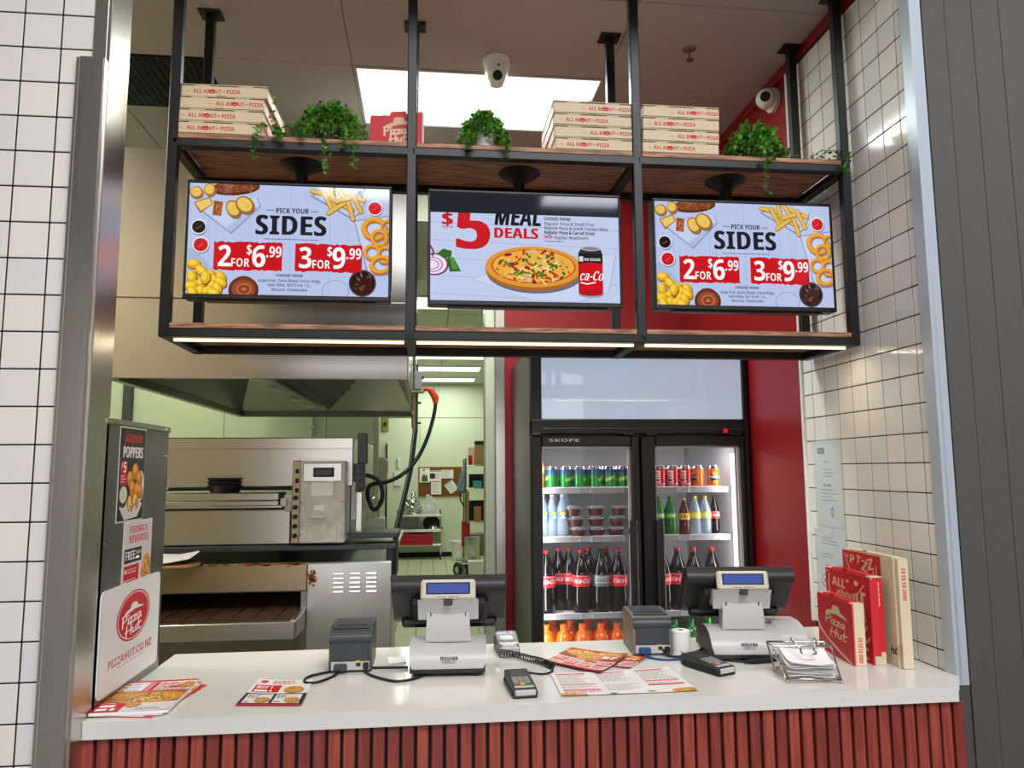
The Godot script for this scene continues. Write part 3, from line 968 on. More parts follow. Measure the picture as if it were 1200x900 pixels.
# ---------------------------------------------------------------- room shell
func shell() -> void:
	# floors
	var fl := struct("floor", MB.new().span(V(-7, FL - .1, -2.6), V(7, FL, 16)), mat("arcade_floor", Color(.5, .48, .46), .35))
	var under := MB.new().span(V(-2.9, FL - .1, -11.7), V(2.2, FL - .012, -2.6))
	part("floor_bed", under, M.grout, fl)
	var ft := MB.new()
	for i in 26:
		for j in 24:
			var x0 := -2.9 + i * .2
			var z0 := -2.6 - j * .4
			if x0 > 2.0 or z0 < -11.4: continue
			ft.box(V(x0 + .1, FL - .008, z0 - .2), V(.194, .016, .394), .002)
	part("tile", ft, M.kitchen_floor, fl, "stuff")
	# arcade outside: what stands behind and beside the customer
	struct("ceiling", MB.new().span(V(-7, 4.8, .06), V(7, 4.95, 9)), mat("arcade_ceiling", Color(.6, .58, .55), .8))
	struct("wall_opposite", MB.new().span(V(-7, FL, 8.8), V(-3.4, 4.8, 9)).span(V(3.0, FL, 8.8), V(7, 4.8, 9)).span(V(-3.4, 3.5, 8.8), V(3.0, 4.8, 9)), mat("arcade_wall", Color(.76, .71, .66), .7))
	struct("wall_arcade_end", MB.new().span(V(-7.2, FL, .06), V(-7, 4.8, 9)), M.arcade_wall)
	struct("wall_arcade_far_end", MB.new().span(V(7, FL, .06), V(7.2, 4.8, 9)), M.arcade_wall)
	for q in [[V(1.0, 4.77, 2.9), V(3.2, .05, 1.6), M.added_arcade_glow], [V(-.8, 4.77, 4.6), V(.8, .05, .9), M.skylight_glow], [V(1.75, 4.77, 4.6), V(.9, .05, .9), M.skylight_glow]]:  # the wide panel is an added light source for the counter front
		solo("arcade_ceiling_light", MB.new().box(q[0], q[1]), q[2], ["wide glowing panel added over the arcade to light the counter", "small bright ceiling light further out in the arcade", "larger bright ceiling light further out in the arcade"][names.get("arcade_ceiling_light", 0)], "ceiling light", "arcade ceiling lights")
	# facade over the opening and beside it
	struct("wall_front", MB.new().span(V(-7, 3.5, -.08), V(7, 4.8, .06)), M.grey_panel)
	# shop ceiling of 1.2 by 0.6 m panels
	var ce := struct("ceiling", MB.new().span(V(-3, 3.512, -4.6), V(1.8, 3.6, .0)), mat("ceiling_joint", Color(.9, .88, .86), .6))
	var xs := [-2.9, -2.76, -1.56, -.36, .84, 1.66]
	var zs := [.0, -.61, -1.21, -1.81, -2.41, -3.01, -3.61, -4.21, -4.4]
	for i in 5:
		for j in 8:
			var x0: float = xs[i] + .002
			var x1: float = xs[i + 1] - .002
			if i == 3 and j == 2: continue
			if i == 2 and j == 2: x0 = -1.03
			if j > 3 and i > 2: continue
			part("ceiling_panel", MB.new().span(V(x0, 3.5, zs[j] - .002), V(x1, 3.514, zs[j + 1] + .002), .003), M.ceiling, ce)
	part("ceiling_panel", MB.new().span(V(-1.56, 3.5, -1.705), V(-1.034, 3.514, -1.808), .003), M.ceiling, ce)
	# light panel
	var lp := thing("ceiling_light_panel", "large white glowing panel set flush in the shop ceiling behind the shelf", "ceiling light", V(.24, 3.5, -1.51))
	part("frame", MB.new().span(V(-.6, -.004, .3), V(.6, .012, .285)).span(V(-.6, -.004, -.3), V(.6, .012, -.285)).span(V(-.6, -.004, -.285), V(-.585, .012, .285)).span(V(.585, -.004, -.285), V(.6, .012, .285)), M.ceiling, lp)
	part("diffuser", MB.new().span(V(-.585, .002, -.285), V(.585, .01, .285)), M.ceiling_glow, lp)
	for q in [[-2.47, -.91, "unseen white light panel added in the corner behind the front wall"], [-2.16, -3.31, "unseen white light panel added over the far side of the ovens"]]:  # both panels are added out of view as extra light
		var o := thing("ceiling_light_panel", q[2], "ceiling light", V(q[0], 3.5, q[1]))
		part("diffuser", MB.new().span(V(-.4 if q[1] > -2 else -.58, -.012, -.28), V(.4 if q[1] > -2 else .58, -.002, .28)), M.ceiling_glow, o)
	# return-air grille
	var gr := thing("air_grille", "black mesh air grille set in the ceiling above the exhaust hood", "vent", V(-1.295, 3.5, -1.46))
	part("backing", MB.new().span(V(-.26, .004, -.245), V(.26, .012, .245)), M.dark, gr)
	var gm := MB.new()
	for i in 30: gm.span(V(-.26, -.004, -.243 + i * .0165), V(.26, .004, -.238 + i * .0165))
	for i in 16: gm.span(V(-.26 + i * .0345, -.005, -.245), V(-.256 + i * .0345, .003, .245))
	part("mesh", gm, M.black_plastic, gr, "stuff")
	# steel lining of the opening, its corner guard, and the walls' hidden bodies
	struct("trim_1", MB.new().span(V(-.93, FL, -.07), V(-.89, 3.5, .064), .002).span(V(-.936, FL, .06), V(-.9, 3.5, .066), .001), M.steel_upright)
	struct("trim_2", MB.new().span(V(-.964, FL, .0595), V(-.895, 2.766, .082), .004).span(V(-.974, FL, .0595), V(-.958, 2.766, .074), .002), M.steel_upright)
	struct("trim_3", MB.new().span(V(1.64, WT - .03, -.155), V(1.66, 3.5, -.1), .002).span(V(1.648, WT - .03, -.112), V(1.683, 3.5, -.1), .002), mat("aluminium", Color(.76, .8, .84), .45, .35))
	struct("trim_4", MB.new().span(V(1.636, WT, -.985), V(1.652, 3.44, -.968), .002), M.white_plastic)
	struct("wall_left", MB.new().span(V(-3, FL, -.07), V(-.93, 3.5, -.0)), mat("beige_wall", Color(.84, .765, .65), .6))
	# grey ribbed panel beside the opening, turned a little towards the customer
	var a := deg_to_rad(24.0)
	var xf := Transform3D(Basis(Vector3.UP, -a), V(1.684, 0, -.1))
	var gp := struct("wall_side", MB.new(xf).span(V(0, FL, -.06), V(2.4, 4.8, -.0022)), M.grey_panel)
	var px := 0.0
	for k in 26:
		var w: float = .07 if k == 0 else .08
		part("panel", MB.new(xf).span(V(px + .0006, FL, -.006), V(px + w - .0006, 4.8, .0 if k else .004), .001), M.grey_panel, gp)
		px += w
	part("panel", MB.new().span(V(1.575, FL, -.24), V(1.7, WT - .03, -.104), .002), M.grey_panel, gp)
	# back walls
	struct("wall_back", MB.new().span(V(.47, FL, -2.55), V(1.8, 3.5, -2.43)), M.red_wall)
	struct("wall_right", MB.new().span(V(1.656, FL, -2.45), V(1.8, 3.5, -.2)), M.red_wall)
	struct("trim_5", MB.new().span(V(.412, FL, -2.54), V(.472, 3.5, -2.42), .003), M.steel_upright)
	struct("trim_6", MB.new().span(V(.352, FL, -2.62), V(.412, 3.5, -2.47), .004), M.kitchen_cream)
	struct("wall_kitchen_divider", MB.new().span(V(-3, FL, -4.5), V(-.42, 3.5, -4.36)), M.grout)
	var wd := get_node("wall_kitchen_divider")
	var wx := [-2.9, -2.44, -1.7, -.86, -.46]
	for i in 4:
		part("panel", MB.new().span(V(wx[i] + .002, FL, -4.36), V(wx[i + 1] - .002, 3.5, -4.352), .002), M.kitchen_wall, wd)
	part("conduit", MB.new().cyl(V(-.98, 1.9, -4.33), V(-.98, 2.6, -4.33), .014, 10).box(V(-.98, 1.9, -4.335), V(.16, .03, .03), .004).box(V(-.98, 1.99, -4.33), V(.05, .02, .04), .004), M.white_plastic, wd)
	part("corner_strip", MB.new().span(V(-.46, FL, -4.5), V(-.418, 3.5, -4.345), .004), M.kitchen_cream, wd)
	struct("wall_kitchen_side", MB.new().span(V(-3.1, FL, -4.5), V(-2.9, 3.5, -.0)), M.kitchen_wall)
	struct("trim_7", MB.new().span(V(-2.5, FL, -4.352), V(-2.43, 3.5, -4.3), .004), M.grey_panel)
	# back kitchen
	struct("wall_kitchen_back", MB.new().span(V(-3, FL, -11.75), V(2.3, 3.3, -11.52)), M.grout)
	var wb := get_node("wall_kitchen_back")
	for q in [[-3.0, FL, -.15, 2.57], [-.146, FL, 2.3, 2.57], [-3.0, 2.58, .19, 3.3], [.194, 2.58, 2.3, 3.3]]:
		part("panel", MB.new().span(V(q[0], q[1], -11.52), V(q[2], q[3], -11.512), .002), M.kitchen_wall, wb)
	struct("baseboard_kitchen", MB.new().span(V(-2.5, FL, -11.512), V(2.2, FL + .08, -11.49)), M.dark)
	struct("wall_kitchen_right", MB.new().span(V(2.1, FL, -11.7), V(2.3, 3.4, -2.5)), M.kitchen_wall)
	struct("wall_kitchen_left", MB.new().span(V(-3.1, FL, -11.7), V(-2.9, 3.4, -4.4)), M.kitchen_wall)
	var kc := struct("ceiling_kitchen", MB.new().span(V(-3, 3.215, -11.7), V(2.3, 3.32, -4.45)).span(V(-.42, 3.215, -4.46), V(2.3, 3.32, -2.55)), M.grout)
	for j in 13:
		for i in 4:
			var x0 := -2.2 + i * 1.2
			var z0 := -2.56 - j * .7
			if x0 < -.5 and z0 > -4.4: x0 = maxf(x0, -.42)
			if z0 > -4.4 and i == 0: continue
			part("ceiling_panel", MB.new().span(V(x0 + .003, 3.2, z0 - .003), V(-2.2 + (i + 1) * 1.2 - .003, 3.216, z0 - .697), .002), M.kitchen_cream, kc)
	struct("trim_8", MB.new().span(V(-.42, 3.2, -2.62), V(.47, 3.5, -2.5)).span(V(-.46, 3.2, -4.4), V(-.42, 3.5, -2.5)), M.kitchen_cream)
	var kz := [-4.8, -8.1, -9.4, -10.8]
	for k in 4:
		var o := thing("kitchen_ceiling_light", "%s glowing strip light on the kitchen ceiling, counted from the doorway" % nth(k), "ceiling light", V(.2, 3.2, kz[k]), 0, "kitchen ceiling lights")
		part("frame", MB.new().box(V(0, -.003, 0), V(1.24, .02, .5), .004), M.white_plastic, o)
		part("diffuser", MB.new().box(V(0, -.014, 0), V(1.2, .012, .46), .003), M.kitchen_glow, o)


func tile_piece(mesh: Mesh, at: Vector3, turn: Basis, p: Node) -> void:
	var o := part("tile", mesh, [M.tile, M.tile, M.tile_cool, M.tile_warm][rng.randi() % 4], p)
	var tilt := Basis(Vector3.RIGHT, rng.randf_range(-.0016, .0016)) * Basis(Vector3.UP, rng.randf_range(-.0016, .0016))
	o.transform = Transform3D(turn * tilt, at)


func tiled_walls() -> void:
	var t := func(w: float, h: float) -> Mesh: return MB.new().box(V.call(0, 0, 0), V.call(w - .004, h - .004, .007), .0014).mesh()
	var full: Mesh = t.call(.1, .1)
	# facade left of the opening
	var wl := struct("wall_front", MB.new().span(V(-7, FL, -.0), V(-.935, 3.5, .0572)), M.grout)
	var xr := -1.0223
	var edge: Mesh = t.call(xr * -1 - .974 + .0, .1)
	edge = t.call(.0483, .1)
	var edge_top: Mesh = t.call(.086, .1)
	var field := MB.new()
	for j in range(-7, 28):
		var y := 2.8943 - .1 * j - .05
		if y < .15: continue
		for i in 26:
			var x := xr - .1 * i - .05
			if i < 3 and j >= -4 and j < 22: tile_piece(full, V(x, y, .0555), Basis(), wl)
			else: field.box(V(x, y, .0555), V(.096, .096, .007), .0014)
		if y > 2.7: tile_piece(edge_top, V(xr + .043, y, .0555), Basis(), wl)
		else: tile_piece(edge, V(xr + .0242, y, .0555), Basis(), wl)
	part("tile", field, M.tile, wl, "stuff")
	# side wall
	var wr := struct("wall_right_tiled", MB.new().span(V(1.6488, WT - .1, -.97), V(1.656, 3.446, -.11)), M.grout)
	var turn := Basis(Vector3.UP, -PI / 2)
	var front: Mesh = t.call(.0556, .1)
	var last: Mesh = t.call(.074, .1)
	var low: Mesh = t.call(.1, .062)
	for j in 25:
		var y := 2.2363 + 1.2 - .1 * j - .05
		var h := .1
		if j == 24: y = 1.005
		for i in 7:
			tile_piece(full if j < 24 else low, V(1.6505, y, -.1956 - .1 * i - .05), turn, wr)
		var fr: Mesh = front if j < 24 else t.call(.0556, .062)
		var la: Mesh = last if j < 24 else t.call(.074, .062)
		if j < 25:
			tile_piece(fr, V(1.6505, y, -.1956 + .0278), turn, wr)
			tile_piece(la, V(1.6505, y, -.8956 - .037), turn, wr)
	var strip := struct("trim_9", MB.new().span(V(1.64, 3.446, -2.43), V(1.66, 3.5, -.1), .002), M.red_wall)
	# paper notices in clear sleeves on the tiles
	var k := 0
	for q in [[1.385, 1.73, -.9, -.7, 0, "upper pale notice in a clear sleeve on the white tiled wall"], [1.075, 1.36, -.925, -.7, 1, "lower pale notice in a clear sleeve on the tiles, behind the tall boxes"]]:
		var o := thing("notice", q[5], "notice", V(1.6455, q[0], (q[2] + q[3]) / 2), 0, "notices on the tiled wall")
		var w: float = (q[3] - q[2])
		var h: float = q[1] - q[0]
		part("sheet", MB.new().quad(V(0, h, -w / 2), V(0, h, w / 2), V(0, 0, w / 2), V(0, 0, -w / 2)), textured("notice_%d" % k, paper_print(q[4]), .6), o)
		part("sleeve", MB.new().box(V(-.002, h / 2, 0), V(.0015, h + .016, w + .016)), M.clear_plastic, o)
		k += 1


# ---------------------------------------------------------------- back kitchen
func kitchen() -> void:
	# cork board with pinned papers
	var cb := thing("cork_board", "brown cork notice board on the far kitchen wall", "notice board", V(.225, 1.42, -11.505))
	part("board", MB.new().box(V(0, 0, 0), V(.76, .52, .012)), M.cork, cb)
	part("frame", MB.new().box(V(0, .265, 0), V(.79, .014, .02), .003).box(V(0, -.265, 0), V(.79, .014, .02), .003).box(V(.388, 0, 0), V(.014, .52, .02), .003).box(V(-.388, 0, 0), V(.014, .52, .02), .003), mat("pine", Color(.7, .5, .26), .6), cb)
	var k := 0
	for q in [[-.052, 1.54, .18, .254, 0, 2, "pinned sheet with a green and red picture at the board's upper corner"], [.129, 1.53, .23, .19, 0, 3, "pinned sheet with a dark block and red bands, beside the picture sheet"], [.355, 1.561, .214, .16, 0, 4, "pinned white sheet with small print at the top of the cork board"],
			[.154, 1.32, .182, .246, 0, 4, "pinned upright white sheet at the bottom of the cork board"], [.426, 1.33, .17, .2, .62, 4, "pinned white sheet hanging crooked on the cork board"]]:
		var m: Material = textured("pinned_%d" % k, paper_print(q[5]), .8) if k != 3 else M["pinned_2"]
		var o := thing("pinned_paper", q[6], "paper", V(q[0], q[1], -11.492 + k * .0006), 0, "papers on the cork board")
		var b := MB.new(Transform3D(Basis(Vector3.BACK, q[4]), Vector3.ZERO))
		var w: float = q[2] / 2
		var h: float = q[3] / 2
		b.grid([[V(-w, h, 0), V(0, h, .004), V(w, h, .002)], [V(-w, 0, .004), V(0, 0, .002), V(w, 0, .006)], [V(-w, -h, .008), V(0, -h, .006), V(w, -h, .012)]])
		part("sheet", b, m, o)
		part("pin", MB.new().cyl(V(0, h * .86, 0), V(0, h * .86, .012), .006, 8), M.red_plastic, o)
		k += 1
	# trolley
	var tr := thing("trolley", "three-shelf steel trolley against the far kitchen wall", "trolley", V(-.14, FL, -11.25))
	for y in [.24, .48, .74]:
		part("shelf", MB.new().box(V(0, y, 0), V(.76, .022, .44), .004).box(V(0, y + .018, .215), V(.76, .03, .006), .002), M.steel, tr)
	for x in [-.37, .37]:
		for z in [-.2, .2]:
			var leg := part("leg", MB.new().cyl(V(x, .1, z), V(x, .84, z), .014, 10), M.chrome, tr)
			part("caster", MB.new().cyl(V(x - .012, .05, z), V(x + .012, .05, z), .05, 14).box(V(x, .09, z), V(.04, .03, .04), .004), M.rubber, leg)
	part("back_panel", MB.new().box(V(-.18, .61, -.19), V(.36, .2, .006)), M.steel_dark, tr)
	for i in 3:
		var m := MB.new().box(V(0, .03, 0), V(.56, .058, .36), .008)
		for x in [-.2, 0, .2]: m.box(V(x, .03, .181), V(.012, .05, .006), .002)
		m.box(V(0, .056, .182), V(.57, .008, .012), .002)
		solo("red_tray", m, M.red_plastic, ["red plastic tray at the bottom of the stack on the trolley", "middle red plastic tray in the stack on the trolley", "topmost red plastic tray in the stack on the trolley"][i], "tray", "red trays on the trolley", V(-.18, FL + .252 + i * .062, -11.2))
	var bw := thing("mixing_bowl", "upturned silver bowl on the trolley's middle shelf", "bowl", V(.1, FL + .492, -11.12))
	part("bowl", MB.new().lathe([Vector2(.09, 0), Vector2(.085, .03), Vector2(.065, .07), Vector2(.03, .095), Vector2(.001, .1)], 20), M.chrome, bw)
	var pan := thing("black_pan", "dark round pan leaning behind the silver bowl on the trolley", "pan", V(.07, FL + .492, -11.32))
	part("pan", MB.new(Transform3D(Basis(Vector3.RIGHT, 1.2), V(0, .1, 0))).lathe([Vector2(.001, 0), Vector2(.12, 0), Vector2(.14, .04), Vector2(.145, .042)], 20), M.black_metal, pan)
	part("handle", MB.new().tube([V(.13, .06, .02), V(.2, .02, .05)], .012, 8), M.black_metal, pan)
	# crumpled bag of foil trays on top of the trolley
	for q in [[V(-.27, FL + .752, -11.25), .32, .36, 4, M.chrome, "foil_bundle", "crumpled bundle of shiny foil on the trolley top", "foil"], [V(.03, FL + .752, -11.2), .26, .34, 9, M.clear_plastic, "plastic_bag", "clear crinkled plastic bag beside the foil on the trolley top", "bag"]]:
		var f := FastNoiseLite.new()
		f.seed = q[3]; f.frequency = 9.0
		var rows := []
		for i in 13:
			var r := []
			for j in 21:
				var a := TAU * j / 20.0
				var u := i / 12.0
				var d := V(cos(a) * sin(u * PI * .62 + .05), 0, -sin(a) * sin(u * PI * .62 + .05))
				var w := 1.0 + .55 * f.get_noise_3d(d.x * .3, u * .4, d.z * .3)
				r.append(V(d.x * q[1] * .5 * w - u * .0, (1.0 - u) * q[2] * w, d.z * .17 * w))
			rows.append(r)
		solo(q[5], MB.new().grid(rows), q[4], q[6], q[7], "", q[0])
	# wire rack with boxes on it
	var rk := thing("wire_rack", "grey wire storage rack at the edge of the kitchen doorway", "rack", V(.78, FL, -9.3))
	for x in [-.22, .3]:
		for z in [-.3, .3]:
			part("post", MB.new().cyl(V(x, 0, z), V(x, 1.7, z), .013, 8), M.steel_dark, rk)
	for y in [.3, .76, 1.26, 1.6]:
		var m := MB.new()
		for i in 9: m.cyl(V(-.22 + i * .065, y, -.3), V(-.22 + i * .065, y, .3), .004, 6)
		for z in [-.3, 0, .3]: m.cyl(V(-.22, y - .008, z), V(.3, y - .008, z), .006, 6)
		part("shelf", m, M.chrome, rk, "stuff")
	for q in [[V(.78, FL + 1.605, -9.2), V(.15, .3, .22), "cardboard", "tall brown carton standing on the top of the wire rack"], [V(.655, FL + 1.605, -9.3), V(.08, .26, .2), "kraft", "slim pale carton beside the tall brown carton on the rack"], [V(.63, FL + 1.605, -9.05), V(.06, .14, .06), "red_plastic", "small red carton at the front of the rack's top shelf"],
			[V(.79, FL + 1.91, -9.2), V(.17, .05, .24), "dark", "flat black box lying on the tall brown carton"], [V(.74, FL + 1.265, -9.12), V(.12, .1, .16), "teal", "small teal packet on the rack's second shelf"], [V(.74, FL + .765, -9.1), V(.1, .22, .14), "cardboard", "brown open carton on the rack's middle shelf"],
			[V(.75, FL + 1.265, -9.4), V(.24, .2, .2), "dark", "black crate behind the teal packet on the rack"], [V(.78, FL + .765, -9.4), V(.3, .3, .2), "dark", "black crate behind the open carton on the rack"], [V(.72, FL + .305, -9.2), V(.3, .28, .3), "steel_dark", "dull metal tub on the rack's lowest shelf"], [V(.83, FL + 1.265, -9.1), V(.06, .2, .08), "black_plastic", "tall black caddy beside the teal packet on the rack"]]:
		if not M.has("teal"): mat("teal", Color(.3, .58, .58), .6)
		var m := MB.new().box(V(0, q[1].y / 2, 0), q[1], .004)
		if q[2] in ["cardboard", "kraft"]:
			m.box(V(0, q[1].y + .004, q[1].z * .3), V(q[1].x, .006, q[1].z * .4), .002)
		solo("storage_box", m, M[q[2]], q[3], "box", "boxes on the wire rack", q[0])
	# blue-grey bin bag hanging on the rack's side
	var rows := []
	for i in 8:
		var r := []
		for j in 13:
			var a := TAU * j / 12.0
			var u := i / 7.0
			var rad := lerpf(.012, .075, sqrt(u)) * (1.0 + .25 * sin(j * 2.1 + i))
			r.append(V(cos(a) * rad - u * .03, -u * .3, -sin(a) * rad * .7))
		rows.append(r)
	solo("plastic_sack", MB.new().grid(rows), mat("sack", Color(.42, .5, .54), .3), "pale blue plastic sack hanging on the wire rack by the cork board", "sack", "", V(.53, FL + 1.52, -9.05))
	# tall red dustpan with a wooden handle
	var dp := thing("dustpan", "tall red dustpan with a wooden handle leaning on the wire rack", "dustpan", V(.56, FL, -8.98))
	part("pan", MB.new(Transform3D(Basis(Vector3.RIGHT, -.08), V(0, .42, .0))).box(V(0, .18, 0), V(.12, .36, .02), .006).box(V(-.055, .18, .03), V(.012, .36, .06), .003).box(V(.055, .18, .03), V(.012, .36, .06), .003), M.red_plastic, dp)
	part("handle", MB.new().cyl(V(.02, .75, 0), V(.03, 1.22, -.02), .022, 10), M.cardboard, dp)
	part("grip", MB.new().tube([V(.03, 1.2, -.02), V(-.03, 1.22, -.02), V(-.08, 1.18, -.01), V(-.08, 1.08, 0), V(-.02, 1.0, 0)], .012, 8), M.black_plastic, dp)
	# stock pot, buckets, hand truck
	var sp := thing("stock_pot", "tall steel stock pot standing in front of the wire rack", "pot", V(.63, FL + .24, -8.6))
	part("pot", MB.new().lathe([Vector2(.001, 0), Vector2(.1, 0), Vector2(.105, .01), Vector2(.105, .33), Vector2(.115, .335), Vector2(.115, .345), Vector2(.1, .34), Vector2(.098, .05)], 22), M.steel, sp)
	part("handle", MB.new().tube([V(.1, .26, 0), V(.14, .27, 0), V(.14, .29, .0), V(.1, .3, 0)], .006, 6), M.chrome, sp)
	var st := thing("pot_stand", "low steel stand carrying the stock pot", "stand", V(.63, FL, -8.6))
	part("top", MB.new().box(V(0, .23, 0), V(.3, .02, .3), .004), M.steel_dark, st)
	for x in [-.13, .13]:
		for z in [-.13, .13]: part("leg", MB.new().cyl(V(x, 0, z), V(x, .22, z), .012, 8), M.steel_dark, st)
	var b1 := thing("lidded_bucket", "white lidded bucket on the floor below the cork board", "bucket", V(.51, FL, -10.9))
	part("body", MB.new().lathe([Vector2(.001, 0), Vector2(.085, 0), Vector2(.1, .28), Vector2(.106, .285), Vector2(.106, .3)], 20), M.white_plastic, b1)
	part("lid", MB.new().lathe([Vector2(.11, .3), Vector2(.11, .33), Vector2(.1, .335), Vector2(.001, .335)], 20), M.white_plastic, b1)
	part("handle", MB.new().tube([V(-.105, .27, .02), V(-.05, .2, .1), V(.05, .2, .1), V(.105, .27, .02)], .003, 6), M.steel_dark, b1)
	var b2 := thing("square_bucket", "square pale bucket nearest the kitchen doorway", "bucket", V(.66, FL, -8.3))
	part("body", MB.new().prism([Vector2(-.085, 0), Vector2(.085, 0), Vector2(.105, .27), Vector2(-.105, .27)], -.09, .09), M.white_plastic, b2)
	part("lid", MB.new().box(V(0, .28, 0), V(.22, .03, .2), .006), M.white_plastic, b2)
	var ht := thing("wheel_dolly", "dolly on two black rubber wheels beside the square bucket", "dolly", V(.5, FL, -8.75))
	for x in [-.06, .04]:
		var m := MB.new(Transform3D(Basis(Vector3.UP, .5) * Basis(Vector3.BACK, PI / 2), V(x, .11, x))).lathe([Vector2(.05, -.02), Vector2(.1, -.024), Vector2(.11, -.012), Vector2(.11, .012), Vector2(.1, .024), Vector2(.05, .02)], 22)
		var w := part("wheel", m, M.rubber, ht)
		part("hub", MB.new(Transform3D(Basis(Vector3.UP, .5) * Basis(Vector3.BACK, PI / 2), V(x, .11, x))).lathe([Vector2(.001, -.022), Vector2(.05, -.022), Vector2(.05, .022), Vector2(.001, .022)], 16), M.steel, w)
	part("plate", MB.new().box(V(.1, .235, -.26), V(.36, .02, .2), .004), M.steel_dark, ht)
	# on the wall left of the doorway
	var ds := thing("soap_dispenser", "cream soap dispenser on the kitchen wall by the doorway", "dispenser", V(-.418, 1.52, -4.42))
	part("body", MB.new().prism([Vector2(-.0, 0), Vector2(.06, .02), Vector2(.08, .08), Vector2(.08, .18), Vector2(.05, .215), Vector2(0, .22)], -.05, .05, true), M.pale_plastic, ds)
	part("lever", MB.new().box(V(.05, -.012, 0), V(.05, .03, .04), .005), M.steel_dark, ds)
	var jb := thing("junction_box", "yellow-green emergency switch box high on the far kitchen wall", "switch box", V(-.765, 2.45, -11.5))
	part("box", MB.new().box(V(0, 0, 0), V(.12, .24, .05), .008), mat("olive", Color(.5, .52, .2), .5), jb)
	part("knob", MB.new().cyl(V(0, .01, .02), V(0, .01, .05), .03, 12), M.dark, jb)
	var sb := thing("wall_phone", "small white intercom box on the far kitchen wall", "intercom", V(-.54, 1.48, -11.5))
	part("body", MB.new().box(V(0, 0, 0), V(.13, .26, .05), .01), M.white_plastic, sb)
	part("receiver", MB.new().box(V(.02, .28, .01), V(.06, .2, .05), .02), M.white_plastic, sb)
	var fr := thing("coolroom_door", "pale coolroom door with a long dark handle on the far wall", "door", V(-.76, FL, -11.47))
	part("leaf", MB.new().box(V(-.35, 1.02, 0), V(.8, 2.04, .03), .004), M.kitchen_cream, fr)
	part("handle", MB.new().cyl(V(.03, .5, .05), V(.03, 2.0, .05), .016, 8).box(V(.03, 1.95, .03), V(.03, .03, .05), .004).box(V(.03, .55, .03), V(.03, .03, .05), .004), M.black_metal, fr)
	var sk := thing("hand_basin", "small steel hand basin behind the oven by the doorway", "basin", V(-.5, 1.0, -4.2))
	part("bowl", MB.new().box(V(-.0, .12, 0), V(.3, .24, .26), .01), M.steel, sk)
	part("tap", MB.new().tube([V(.1, .24, 0), V(.1, .38, 0), V(.06, .4, .04), V(.03, .36, .07)], .01, 8), M.chrome, sk)


